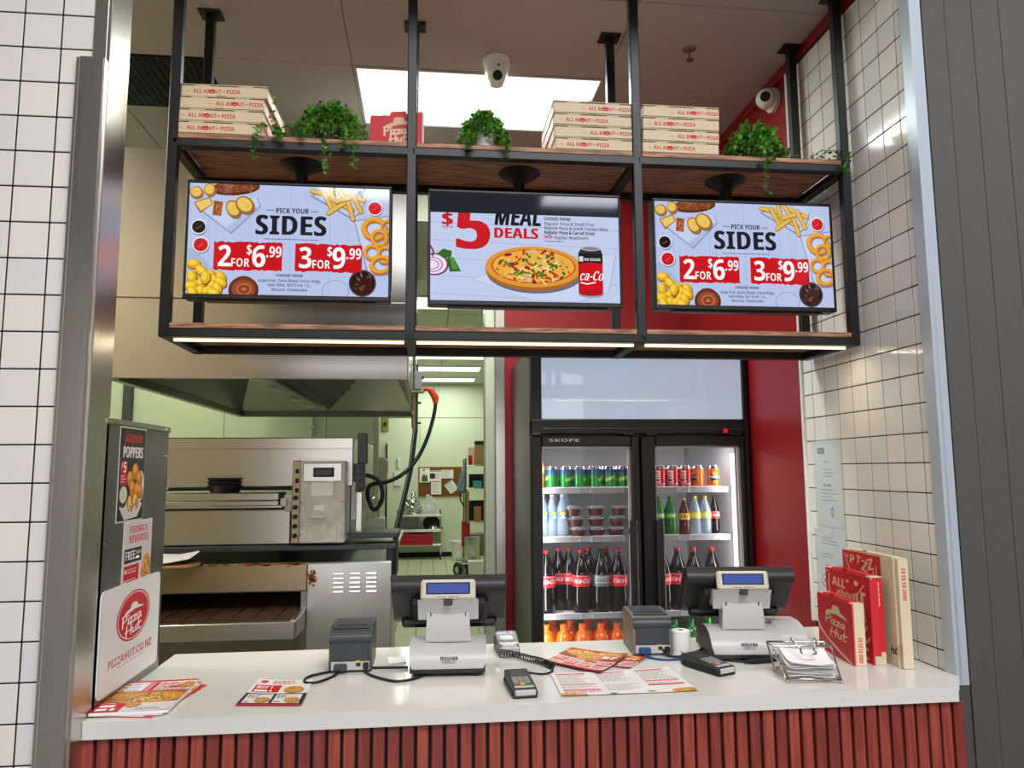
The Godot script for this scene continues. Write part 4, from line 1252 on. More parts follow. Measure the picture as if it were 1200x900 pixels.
# ---------------------------------------------------------------- exhaust hood, ovens, gas
func hood_and_ovens() -> void:
	var h := thing("exhaust_hood", "large stainless exhaust hood hanging over the pizza ovens", "exhaust hood", V(-.79, 2.06, -1.5))
	var x0 := -.69
	var x1 := .69
	part("lower_panel", MB.new().span(V(x0, 0, -.012), V(x1, .383, 0), .003), M.steel, h)
	part("upper_panel", MB.new().span(V(x0, .386, -.014), V(x1, 1.13, -.002), .003), M.steel, h)
	for x in [x0, x1]:
		part("side_panel", MB.new().span(V(x - .006, 0, -2.4), V(x + .006, 1.13, -.012)), M.steel, h)
	part("back_panel", MB.new().span(V(x0, 0, -2.41), V(x1, 1.13, -2.4)), M.steel, h)
	part("top", MB.new().span(V(x0, 1.12, -2.4), V(x1, 1.13, -.01)), M.steel_dark, h)
	var rim := part("gutter", MB.new().span(V(x0, -.012, -2.41), V(x1, .035, -2.36), .004).span(V(x0, -.012, -2.4), V(x0 + .045, .03, -.01), .004).span(V(x1 - .02, -.012, -2.4), V(x1, .03, -.01), .004), M.steel_dark, h)
	# inner slopes: an upturned trough
	var a := [V(x0 + .03, .02, -.04), V(x1 - .02, .02, -.04), V(x1 - .02, .02, -2.37), V(x0 + .03, .02, -2.37)]
	var b := [V(x0 + .3, .5, -.3), V(x1 - .26, .5, -.3), V(x1 - .26, .5, -1.7), V(x0 + .3, .5, -1.7)]
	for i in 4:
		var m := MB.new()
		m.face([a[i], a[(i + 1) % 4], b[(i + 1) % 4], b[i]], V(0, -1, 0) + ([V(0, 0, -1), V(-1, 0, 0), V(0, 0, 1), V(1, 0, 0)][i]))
		part("slope", m, M.steel if i != 3 else M.steel_dark, h)  # left slope takes darker steel, its dark reflection put into the colour
	var tm := MB.new()
	tm.face([b[0], b[1], b[2], b[3]], V(0, -1, 0))
	part("inner_top", tm, M.steel, h)
	# conduit with lamps along the middle, and a filter bank
	part("conduit", MB.new().box(V(-.03, .05, -1.2), V(.034, .034, 2.3), .006), M.silver_plastic, h)
	for z in [-.35, -.85, -1.5, -2.0]:
		part("lamp_box", MB.new().box(V(-.085, .045, z), V(.08, .024, .16), .006), M.white_plastic, h)
	var fb := MB.new(Transform3D(Basis(Vector3.BACK, .8), V(.13, .16, 0)))
	fb.span(V(-.16, -.02, -2.2), V(.16, .0, -.3), .004)
	for i in 5: fb.span(V(-.13 + i * .06, -.03, -2.16), V(-.11 + i * .06, -.018, -.34), .002)
	part("filter", fb, M.black_metal, h)
	# upper oven
	var o := thing("upper_oven", "upper conveyor pizza oven with a white control box on its front", "oven", V(-1.2, 1.268, -1.6))
	part("body", MB.new().span(V(-.9, 0, -1.9), V(.535, .17, -.06), .005), M.steel, o)
	part("canopy", MB.new().span(V(-.9, .278, -1.5), V(.828, .522, -.1), .005).span(V(-.9, .463, -.104), V(.83, .468, -.096), .001), M.steel, o)
	part("post", MB.new().span(V(-.8, .17, -.6), V(-.75, .28, -.5)).span(V(.56, .0, -1.2), V(.8, .28, -.3)), M.steel_dark, o)
	part("back_casing", MB.new().span(V(-.9, .24, -1.9), V(.6, .28, -1.0)), M.steel_dark, o)
	var tray := part("conveyor_tray", MB.new().span(V(-.9, .216, -.2), V(.486, .25, .0), .003).span(V(-.9, .19, -.2), V(.486, .214, .006), .003).span(V(-.9, .18, -.2), V(.5, .19, -.01)), M.steel, o)
	part("end_cap", MB.new().box(V(.51, .205, -.02), V(.03, .04, .04), .004).box(V(.535, .2, -.05), V(.05, .08, .06), .004), M.silver_plastic, o)
	var c := part("control_box", MB.new().span(V(.586, .008, -.3), V(.802, .404, .0), .006), mat("worn_white", Color(.8, .79, .76), .4), o)
	triplanar(M.worn_white, V(3, 3, 3)).albedo_texture = T.smear
	part("side_strip", MB.new().span(V(.548, .008, -.3), V(.587, .406, -.004), .004), M.steel_greasy, c)
	for i in 3: part("rocker_switch", MB.new().box(V(.571, .354 - i * .046, -.001), V(.016, .022, .012), .003), M.dark, c)
	for i in 5: part("knob", MB.new().cyl(V(.567, .226 - i * .045, -.006), V(.567, .226 - i * .045, .014), .011, 12), M.dark, c)
	part("display_panel", MB.new().box(V(.692, .348, .003), V(.185, .09, .008), .003), M.steel, c)
	part("display", MB.new().box(V(.698, .348, .008), V(.1, .046, .006), .003), M.dark, c)
	part("display_window", MB.new().box(V(.697, .348, .0115), V(.082, .03, .002)), M.charcoal_plastic, c)
	part("notice", MB.new().box(V(.692, .27, .001), V(.105, .07, .002)).box(V(.68, .178, .001), V(.05, .026, .002)), M.paper, c)
	part("latch", MB.new().cyl(V(.672, .132, 0), V(.672, .132, .012), .027, 18).box(V(.672, .132, .014), V(.076, .014, .01), .003), M.silver_plastic, c)
	part("lower_flap", MB.new().span(V(.624, .012, -.002), V(.764, .1, .003), .002), M.worn_white, c)
	for p in [V(.603, .37, .001), V(.785, .37, .001), V(.6, .205, .001), V(.79, .205, .001), V(.594, .05, .001), V(.788, .05, .001)]:
		part("screw", MB.new().cyl(p, p + V(0, 0, .004), .005, 8), M.steel_dark, c)
	# right of the control box: terminal blocks and ducts
	part("terminal_block", MB.new().span(V(.815, .25, -.2), V(.882, .39, -.12), .004), M.charcoal_plastic, o)
	var tb := MB.new()
	for i in 4:
		for j in 2: tb.cyl(V(.832 + j * .032, .268 + i * .034, -.12), V(.832 + j * .032, .268 + i * .034, -.113), .011, 12)
	part("terminal_ring", tb, M.black_plastic, o)
	part("duct", MB.new().span(V(.845, .39, -.2), V(.893, .545, -.14), .004), M.charcoal_plastic, o)
	part("side_duct", MB.new().span(V(.79, .045, -.3), V(.815, .385, -.12), .003), M.steel_dark, o)
	part("cover", MB.new().span(V(.818, .11, -.2), V(.84, .3, -.11), .003), M.silver_plastic, o)
	part("upright", MB.new().span(V(.838, .03, -.22), V(.872, .25, -.15), .004), M.steel, o)
	part("rail", MB.new().span(V(.82, .026, -.3), V(1.062, .052, -.04), .004), M.charcoal_plastic, o)
	# lower oven
	var l := thing("lower_oven", "lower conveyor pizza oven with a greasy rust-edged front panel and louvres", "oven", V(-1.2, FL, -1.6))
	var ly := 1.0 - FL
	part("front_panel", MB.new().span(V(-.9, ly + .055, -.012), V(.628, ly + .186, 0), .003), M.steel_greasy, l)
	var rs := MB.new()
	for i in 60: rs.box(V(rng.randf_range(-.06, .62), ly + .186 - absf(rng.randfn(0, .006)), .0008), V(rng.randf_range(.006, .04), rng.randf_range(.002, .008), .001))
	var blob := []
	for i in 22:
		var rr := 1.0 + .28 * sin(i * 2.3) + .2 * sin(i * 5.1)
		blob.append(Vector2(.65 + cos(TAU * i / 22) * .015 * rr, ly + .112 + sin(TAU * i / 22) * .026 * rr))
	rs.prism(blob, 0.0002, .0007)
	for i in 90:
		var d := Vector2(rng.randfn(0, .012), rng.randfn(0, .02))
		rs.box(V(.652 + d.x, ly + .11 + d.y, .0008), V(rng.randf_range(.003, .008), rng.randf_range(.003, .009), .0012))
	part("rust_stain", rs, M.rust, l, "stuff")
	for x in [.22, .57]: part("bolt", MB.new().cyl(V(x, ly + .085, 0), V(x, ly + .085, .006), .006, 8), M.steel_dark, l)
	var lp := part("louvre_panel", MB.new().span(V(.631, .3, -.5), V(1.03, ly + .182, 0), .003), M.steel, l)
	for j in 3:
		for i in 5:
			part("louvre", MB.new(Transform3D(Basis(Vector3.RIGHT, -.35), V(.777 + j * .078, ly + .13 - i * .021, .003))).box(V(0, 0, 0), V(.054, .013, .006), .0025), M.steel, lp)
	part("casing", MB.new().span(V(-.9, ly + .05, -2.0), V(.63, ly + .17, -.02)).span(V(-.9, .2, -2.0), V(.63, ly - .12, -.4)).span(V(-.9, ly - .12, -2.0), V(-.86, ly + .1, -.02)).span(V(.6, .2, -2.0), V(.64, ly + .1, -.02)), M.steel_dark, l)
	part("cavity_back", MB.new().span(V(-.9, ly - .12, -.95), V(.63, ly + .1, -.9)), M.dark, l)
	# wire belt coming out towards the counter
	var belt := part("conveyor_frame", MB.new().span(V(-.9, ly - .11, .245), V(.625, ly - .035, .28), .004).span(V(.6, ly - .11, -.6), V(.628, ly - .03, .26), .003).span(V(-.9, ly - .075, -.6), V(.6, ly - .065, .25)), M.steel, l)
	var wb := MB.new()
	for i in 34: wb.cyl(V(-.9, ly - .04, .24 - i * .026), V(.6, ly - .04, .24 - i * .026), .0028, 5)
	for i in 15: wb.cyl(V(-.88 + i * .1, ly - .037, .245), V(-.88 + i * .1, ly - .037, -.62), .0028, 5)
	part("wire_belt", wb, mat("burnt_wire", Color(.3, .2, .13), .5, .6), belt, "stuff")
	part("burnt_pan", MB.new().span(V(-.9, ly - .062, -.6), V(.6, ly - .058, .24)), mat("burnt", Color(.13, .08, .05), .8), belt)
	# rails between the decks
	part("rail", MB.new().span(V(-.9, ly + .24, -.2), V(1.05, ly + .266, -.02), .004), M.charcoal_plastic, l)
	part("bracket", MB.new().span(V(1.0, ly + .15, -.12), V(1.04, ly + .24, -.04), .004).span(V(1.03, ly + .1, -.3), V(1.05, ly + .29, -.06), .003), M.black_metal, l)
	part("deck", MB.new().span(V(-.9, ly + .17, -1.9), V(1.03, ly + .186, -.01), .003), M.steel_dark, l)
	for x in [-.6, .4]: part("support", MB.new().span(V(x, ly + .186, -.6), V(x + .1, ly + .268, -.5)), M.black_metal, l)
	for x in [-.8, .9]: part("leg", MB.new().span(V(x, 0, -.3), V(x + .08, .3, -.2)), M.black_metal, l)
	# black pans stacked on the upper tray, and a peel lying between the decks
	for i in 3:
		var pn := MB.new().lathe([Vector2(.001, 0), Vector2(.066, 0), Vector2(.08, .032), Vector2(.084, .033), Vector2(.084, .037), Vector2(.076, .036), Vector2(.062, .005), Vector2(.001, .005)], 28)
		solo("pizza_pan", pn, M.black_metal, ["bottom black deep pan on the steel tray of the upper oven", "middle black deep pan in the small stack on the upper oven", "top black deep pan of the stack on the upper oven"][i], "pan", "black pans on the oven", V(-.99, 1.519 + i * .018, -1.7))
	var pe := thing("pizza_peel", "flat pale peel pushed into the gap between the two ovens", "peel", V(-1.18, 1.19, -1.62))
	pe.rotation.y = .25
	part("blade", MB.new(Transform3D(Basis(Vector3.BACK, .07), V(0, .02, 0))).prism([Vector2(-.18, -.14), Vector2(.06, -.14), Vector2(.11, -.06), Vector2(.11, .06), Vector2(.06, .14), Vector2(-.18, .14)], -.003, .003), M.cardboard, pe)
	pe.get_child(0).rotation.x = PI / 2
	part("cloth", MB.new().grid([[V(-.1, .05, -.02), V(.02, .045, 0), V(.1, .07, 0)], [V(-.12, .035, .04), V(.0, .03, .04), V(.1, .055, .04)], [V(-.14, .02, .1), V(-.04, .015, .1), V(.06, .03, .09)]]), M.paper, pe)
	# gas pipe, valve box and hose by the doorway
	var gp := thing("gas_pipe", "brass and steel gas pipe with valve beside the hood's corner", "gas pipe", V(-.086, 0, -2.3))
	part("pipe", MB.new().tube([V(.002, 2.4, 0), V(.004, 1.85, 0), V(-.02, 1.625, 0), V(-.1, 1.27, 0), V(-.12, .9, 0)], .009, 10), M.steel_dark, gp)
	part("second_pipe", MB.new().tube([V(.02, 2.25, 0), V(.02, 1.85, 0), V(-.006, 1.625, 0), V(-.084, 1.27, 0), V(-.1, .9, 0)], .007, 8), M.charcoal_plastic, gp)
	part("valve", MB.new().cyl(V(.005, 1.87, 0), V(.003, 2.06, 0), .016, 12).cyl(V(.0, 1.96, .0), V(.0, 1.96, .03), .012, 10), mat("brass", Color(.6, .53, .4), .35, .8), gp)
	for y in [1.9, 2.02]: part("clip", MB.new().box(V(.03, y, .0), V(.03, .012, .012), .002), M.dark, gp)
	var vb := thing("valve_box", "small grey electrical valve box fixed above the gas hose", "switch box", V(-.06, 2.15, -2.3))
	part("box", MB.new().box(V(0, 0, 0), V(.046, .11, .05), .006), mat("box_grey", Color(.55, .56, .56), .4), vb)
	part("knob", MB.new().cyl(V(.02, .02, .0), V(.034, .02, 0), .01, 8), M.dark, vb)
	part("bracket", MB.new().box(V(.0, -.065, 0), V(.07, .012, .05), .002), mat("yellow_tag", Color(.62, .52, .2), .5), vb)
	var gh := thing("gas_hose", "black gas hose with an orange coupling looping down behind the oven", "hose", V(0, 0, -2.3))
	part("hose", MB.new().tube(curve([V(.044, 2.02, 0), V(.035, 1.95, .0), V(.0, 1.82, .03), V(-.055, 1.7, .06), V(-.13, 1.61, .12), V(-.21, 1.565, .22), V(-.285, 1.552, .28), V(-.316, 1.535, .3), V(-.32, 1.48, .3), V(-.29, 1.415, .3), V(-.255, 1.44, .3), V(-.243, 1.5, .3), V(-.265, 1.57, .3), V(-.32, 1.596, .3), V(-.345, 1.596, .3)], 6), .0115, 10), M.rubber, gh)
	part("coupling", MB.new().tube([V(-.03, 2.1, 0), V(-.005, 2.105, 0), V(.02, 2.09, 0), V(.042, 2.05, 0), V(.045, 2.015, 0)], [.014, .012, .02, .021, .013], 12), M.orange_fitting, gh)


func curve(p: Array, sub: int) -> Array:   # a smooth run through points
	var out := []
	for i in p.size() - 1:
		for k in sub:
			var a: Vector3 = p[maxi(i - 1, 0)]
			var d: Vector3 = p[mini(i + 2, p.size() - 1)]
			out.append(p[i].cubic_interpolate(p[i + 1], a, d, float(k) / sub))
	out.append(p[-1])
	return out


# ---------------------------------------------------------------- drinks fridge
func fridge() -> void:
	var f := thing("drinks_fridge", "tall black two-door glass drinks fridge with a pale lit header", "fridge", V(1.065, FL, -1.55))
	var H := 2.24 - FL
	var y0 := -FL
	# cabinet: shell open to the front
	part("cabinet", MB.new().span(V(-.555, .0, -.86), V(-.53, H, -.05), .003).span(V(.53, .0, -.86), V(.578, H, -.05), .003).span(V(-.53, H - .02, -.86), V(.53, H, -.05)).span(V(-.53, .0, -.86), V(.53, .25, -.05)).span(V(-.53, 1.77 + y0, -.86), V(.53, 1.8 + y0, -.06)), M.fridge_side, f)
	part("lining", MB.new().span(V(-.53, .25, -.84), V(.53, 1.77 + y0, -.83)).span(V(-.53, .25, -.83), V(-.522, 1.77 + y0, -.06)).span(V(.522, .25, -.83), V(.53, 1.77 + y0, -.06)).span(V(-.522, 1.76 + y0, -.83), V(.522, 1.77 + y0, -.06)), mat("fridge_lining", Color(.82, .83, .84), .4), f)
	part("front_frame", MB.new().span(V(-.555, 1.795 + y0, -.05), V(-.499, H, .0), .004).span(V(.5555, .0, -.05), V(.578, H, .0), .002).span(V(-.499, H - .04, -.05), V(.555, H, .0), .004).span(V(-.555, 1.796 + y0, -.05), V(.555, 1.874 + y0, .002), .006).span(V(-.02, .25, -.06), V(.02, 1.79 + y0, -.045)), M.black_metal, f)
	part("ledge", MB.new().span(V(-.5, 1.82 + y0, .0), V(.555, 1.828 + y0, .006), .002), M.charcoal_plastic, f)
	var hp := part("header_panel", MB.new().span(V(-.5, 1.874 + y0, -.04), V(.553, H - .04, -.012), .003), glow("header_glow", Color(.68, .73, .8), .72), f)
	M.header_glow.albedo_color = Color(.55, .6, .66); M.header_glow.roughness = .02
	part("red_display", MB.new().box(V(.452, 1.814 + y0, .004), V(.022, .02, .006), .002), glow("red_digits", Color(1, .05, .12), 1.0), f)
	part("display_window", MB.new().box(V(.452, 1.812 + y0, .002), V(.09, .032, .006), .002), M.dark, f)
	part("hinge", MB.new().box(V(-.53, 1.796 + y0, .008), V(.04, .012, .02), .003).box(V(-.06, 1.796 + y0, .008), V(.05, .012, .02), .003).box(V(.06, 1.796 + y0, .008), V(.05, .012, .02), .003).box(V(.5, 1.796 + y0, .008), V(.06, .012, .02), .003), M.black_plastic, f)
	# doors
	for s in 2:
		var xa: float = [-.555, .008][s]
		var xb: float = [.0, .555][s]
		var ga: float = [-.5, .083][s]
		var gb: float = [-.044, .535][s]
		var d := part("door", MB.new().span(V(xa, .27, -.042), V(ga, 1.79 + y0, .0), .006).span(V(gb, .27, -.042), V(xb, 1.79 + y0, .0), .006).span(V(ga, 1.737 + y0, -.042), V(gb, 1.79 + y0, .0), .004).span(V(ga, .27, -.042), V(gb, .33, .0), .004), M.black_metal, f)
		part("glass", MB.new().quad(V(ga, 1.737 + y0, -.02), V(gb, 1.737 + y0, -.02), V(gb, .33, -.02), V(ga, .33, -.02)), M.glass, d)
		part("spacer", MB.new().span(V(ga, 1.728 + y0, -.034), V(gb, 1.737 + y0, -.024)).span(V(ga, .33, -.034), V(ga + .005, 1.737 + y0, -.024)).span(V(gb - .014, .33, -.034), V(gb, 1.737 + y0, -.024)), M.silver_plastic, d)
		var hx: float = [-.053, .083][s]
		part("handle", MB.new().span(V(hx - .02, .5, .03), V(hx + .02, 1.378 + y0, .05), .008).span(V(hx - .015, 1.3 + y0, .0), V(hx + .015, 1.33 + y0, .035), .004), M.black_plastic, d)
		if s == 0:
			part("maker_mark", MB.new().quad(V(-.473, 1.78 + y0, .0008), V(-.3, 1.78 + y0, .0008), V(-.3, 1.755 + y0, .0008), V(-.473, 1.755 + y0, .0008)), textured("maker_print", small_words(240, 34, Color(.075, .08, .09), [["SKOPE", 27, 20, Color(.85, .85, .85), {"fit": 220.0}]]), .4), d)
	# shelves with price rails, lights
	mat("rail_grey", Color(.6, .61, .62), .4)
	for y in [1.503, 1.257, .875, .57]:
		for s in [-1, 1]:
			var sh := part("shelf", MB.new().span(V(s * .262 - .25, y + y0 + .012, -.8), V(s * .262 + .25, y + y0 + .02, -.13), .002), M.white_plastic, f)
			part("price_rail", MB.new().span(V(s * .262 - .25, y + y0 - .004, -.13), V(s * .262 + .25, y + y0 + .026, -.122), .002), M.rail_grey, sh)
			for k in 2:
				part("label_holder", MB.new().tube([V(s * .262 - .2 + k * .23, y + y0 + .0, -.12), V(s * .262 - .2 + k * .23, y + y0 + .026, -.118), V(s * .262 - .03 + k * .23, y + y0 + .026, -.118), V(s * .262 - .03 + k * .23, y + y0, -.12)], .0022, 5), M.white_plastic, sh)
	for s in [-1, 1]:
		var lx: float = s * .51
		part("light_strip", MB.new().span(V(lx - .009, .3, -.07), V(lx + .009, 1.7 + y0, -.06), .003), M.fridge_led, f)
		area("fridge_light", V(1.065 + s * .49, 1.15, -1.63), Vector2(.03, 1.1), Color(1, .98, 1), .25, V(-s * .8, 0, -.6))
	area("fridge_light", V(1.065, 1.75, -1.7), Vector2(.9, .05), Color(1, .98, 1), .17, V(0, -1, -.05))
	drinks()


func bottle(n: String, r: float, h: float, liquid: Material, label: Material, cap: Material, round := false, cat := "bottle") -> Node3D:   # body, cap and a wrapped label
	var o := thing(n, "bottle", cat)
	if round:
		part("body", MB.new().lathe([Vector2(.001, 0), Vector2(r * .8, 0), Vector2(r, r * .25), Vector2(r, h * .6), Vector2(r * .97, h * .68), Vector2(r * .84, h * .77), Vector2(r * .6, h * .84), Vector2(r * .38, h * .88), Vector2(r * .36, h * .9)], 20), liquid, o)
		part("cap", MB.new().lathe([Vector2(r * .42, h * .9), Vector2(r * .42, h * .99), Vector2(r * .36, h), Vector2(.001, h)], 14), cap, o)
	else: part("body", MB.new().lathe([Vector2(.001, 0), Vector2(r * .8, 0), Vector2(r, r * .25), Vector2(r, h * .3), Vector2(r * .93, h * .38), Vector2(r, h * .46), Vector2(r, h * .6), Vector2(r * .86, h * .7), Vector2(r * .5, h * .84), Vector2(r * .33, h * .92), Vector2(r * .33, h * .95)], 18), liquid, o)
	part("label", MB.new().lathe([Vector2(r * 1.015, h * .42), Vector2(r * 1.015, h * .6)], 24), label, o)
	if not round: part("cap", MB.new().lathe([Vector2(r * .36, h * .95), Vector2(r * .36, h), Vector2(r * .3, h * 1.003), Vector2(.001, h * 1.003)], 14), cap, o)
	return o


func drinks() -> void:
	for k in 3: textured("can_print_%d" % k, can_print(k), .25).metallic = .3
	for k in 6: textured("bottle_print_%d" % k, bottle_print(k), .4)
	mat("cola", Color(.035, .015, .012), .06)
	mat("orange_drink", Color(.93, .42, .06), .1)
	var w := mat("water", Color(.72, .82, .9, .4), .06)
	w.transparency = BaseMaterial3D.TRANSPARENCY_ALPHA
	mat("amber_drink", Color(.3, .1, .04), .08)
	mat("green_drink", Color(.05, .46, .13), .08)
	mat("orange_cap", Color(.95, .4, .08), .4)
	mat("blue_cap", Color(.2, .35, .7), .4)
	mat("yellow_cap", Color(.85, .75, .15), .4)
	mat("mousse", Color(.33, .17, .11), .4)
	# cans on the top shelf
	var shape := MB.new().lathe([Vector2(.001, .004), Vector2(.024, .002), Vector2(.026, 0), Vector2(.033, .01), Vector2(.033, .1), Vector2(.027, .112), Vector2(.027, .115), Vector2(.025, .113), Vector2(.001, .112)], 24).mesh()
	var sleeve := MB.new().lathe([Vector2(.0333, .011), Vector2(.0333, .099)], 24).mesh()
	var can := func(kind: int, label: String, x: float, z: float, grp: String, turn := 0.0) -> void:
		var o := thing("drink_can", label, "can", Vector3(x, 1.5235, z), turn, grp)
		part("can", shape, M.chrome, o)
		part("sleeve", sleeve, M["can_print_%d" % kind], o)
	for i in 6:
		can.call(0, "%s green and blue drink can in the front row behind the black fridge's left door" % nth(i), .64 + i * .0735 + (.012 if i > 2 else 0), -1.72, "green cans on the top shelf", rng.randf() * 6)
		can.call(0, "%s green and blue drink can in the back row behind the left fridge door" % nth(i), .65 + i * .0735, -1.8, "green cans on the top shelf", rng.randf() * 6)
	for i in 3:
		can.call(1, "%s red drink can in the front row behind the right fridge door" % nth(i), 1.215 + i * .07, -1.72, "red cans on the top shelf", rng.randf() * 6)
		can.call(1, "%s red drink can in the back row behind the right fridge door" % nth(i), 1.23 + i * .07, -1.8, "red cans on the top shelf", rng.randf() * 6)
	can.call(2, "orange drink can next to the red cans, its badge turned away", 1.425, -1.72, "orange cans", .3)
	can.call(2, "orange drink can with a round dark badge at the end of the top shelf", 1.508, -1.71, "orange cans", -1.75)
	# generic row maker: the first is built, the others are copies
	var row := func(proto: Node3D, base: String, label: String, xs: Array, y: float, z: float, grp: String) -> void:
		for i in xs.size():
			var l := label % nth(i)
			if i == 0:
				proto.position = Vector3(xs[i], y, z); proto.set_meta("label", l); proto.set_meta("group", grp)
				proto.rotation.y = -PI / 2 + rng.randf_range(-.35, .35)
			else:
				dup(proto, base, l, Vector3(xs[i], y, z + rng.randf_range(-.01, .01)), -PI / 2 + rng.randf_range(-.4, .4), grp)
	var juice := bottle("juice_bottle", .028, .19, M.orange_drink, M.bottle_print_4, M.orange_cap)
	juice.position = V(.572, 1.5235, -1.71); juice.set_meta("label", "slim orange juice bottle at the end of the green cans' shelf")
	# second shelf, first door
	row.call(bottle("water_bottle", .03, .215, M.water, M.bottle_print_2, M.white_plastic), "water_bottle", "%s clear water bottle with a blue and yellow label on the second shelf", [.592, .642, .695], 1.2775, -1.73, "water bottles")
	row.call(bottle("tall_water_bottle", .034, .225, M.water, M.bottle_print_1, M.blue_cap), "tall_water_bottle", "%s large clear bottle in the row behind the labelled water bottles", [.615, .67, .735], 1.2775, -1.83, "water bottles")
	var cup0 := thing("dessert_cup", "cup", "dessert cup")
	part("cup", MB.new().lathe([Vector2(.001, 0), Vector2(.032, 0), Vector2(.042, .034), Vector2(.046, .036)], 20), M.mousse, cup0)
	part("lid", MB.new().lathe([Vector2(.047, .035), Vector2(.047, .039), Vector2(.036, .052), Vector2(.001, .053)], 20), M.clear_plastic, cup0)
	for lv in 3:
		for i in 3:
			var p := V(.775 + i * .1 + lv * .012 * (i - 1), 1.2775 + lv * .0535, -1.72 - lv * .006 - (i % 2) * .01)
			var l: String = "%s brown dessert cup with a clear lid, %s layer of the fridge stack" % [nth(i), ["bottom", "middle", "top"][lv]]
			if lv + i == 0:
				cup0.position = p; cup0.set_meta("label", l); cup0.set_meta("group", "dessert cups")
			else: dup(cup0, "dessert_cup", l, p, 0, "dessert cups")
	# third shelf: big cola bottles
	row.call(bottle("cola_bottle", .046, .315, M.cola, M.bottle_print_0, M.red_plastic), "cola_bottle", "%s big cola bottle with a red label, front row behind the first door", [.608, .79, .985], .8955, -1.73, "big cola bottles")
	row.call(bottle("dark_label_bottle", .046, .315, M.cola, M.bottle_print_1, M.dark), "dark_label_bottle", "%s big cola bottle with a grey label behind the first fridge door", [.893], .8955, -1.725, "big cola bottles")
	row.call(bottle("cola_bottle", .046, .315, M.cola, M.bottle_print_0, M.red_plastic), "cola_bottle", "%s big cola bottle with a red label, back row behind the first door", [.69, .745, .85, .945], .8955, -1.83, "big cola bottles")
	# bottom shelf: orange bottles
	row.call(bottle("orange_bottle", .044, .252, M.orange_drink, M.bottle_print_4, M.orange_cap, true), "orange_bottle", "%s orange soft drink bottle in the front row at the fridge bottom", [.602, .692, .788, .885, .972], .5905, -1.72, "orange bottles")
	row.call(bottle("orange_bottle", .044, .252, M.orange_drink, M.bottle_print_4, M.orange_cap, true), "orange_bottle", "%s orange soft drink bottle in the back row at the fridge bottom", [.65, .745, .84, .935], .5905, -1.82, "orange bottles")
	# other door
	row.call(bottle("green_bottle", .032, .2, M.green_drink, M.bottle_print_5, M.green_drink), "green_bottle", "%s small green bottle on the second shelf behind the right door", [1.205, 1.27], 1.2775, -1.72, "small green bottles")
	row.call(bottle("amber_bottle", .029, .19, M.amber_drink, M.bottle_print_3, M.yellow_cap), "amber_bottle", "%s amber bottle with a yellow label behind the right fridge door", [1.345], 1.2775, -1.72, "")
	row.call(bottle("yellow_label_bottle", .03, .2, M.water, M.bottle_print_4, M.yellow_cap), "yellow_label_bottle", "%s clear bottle with a pale yellow label beside the amber bottle", [1.408, 1.46], 1.2775, -1.73, "clear bottles with yellow caps")
	row.call(bottle("small_cola_bottle", .026, .2, M.cola, M.bottle_print_0, M.dark), "small_cola_bottle", "%s small slim cola bottle at the end of the second shelf", [1.51], 1.2775, -1.72, "")
	row.call(bottle("cola_bottle", .046, .315, M.cola, M.bottle_print_0, M.red_plastic), "cola_bottle", "%s big cola bottle with a red cap behind the right fridge door", [1.222, 1.305, 1.392, 1.492], .8955, -1.73, "big cola bottles, other door")
	row.call(bottle("large_green_bottle", .044, .262, M.green_drink, M.bottle_print_5, M.green_drink, true), "large_green_bottle", "%s large green bottle at the bottom behind the right fridge door", [1.18, 1.27, 1.36, 1.45, 1.54], .5905, -1.72, "large green bottles")


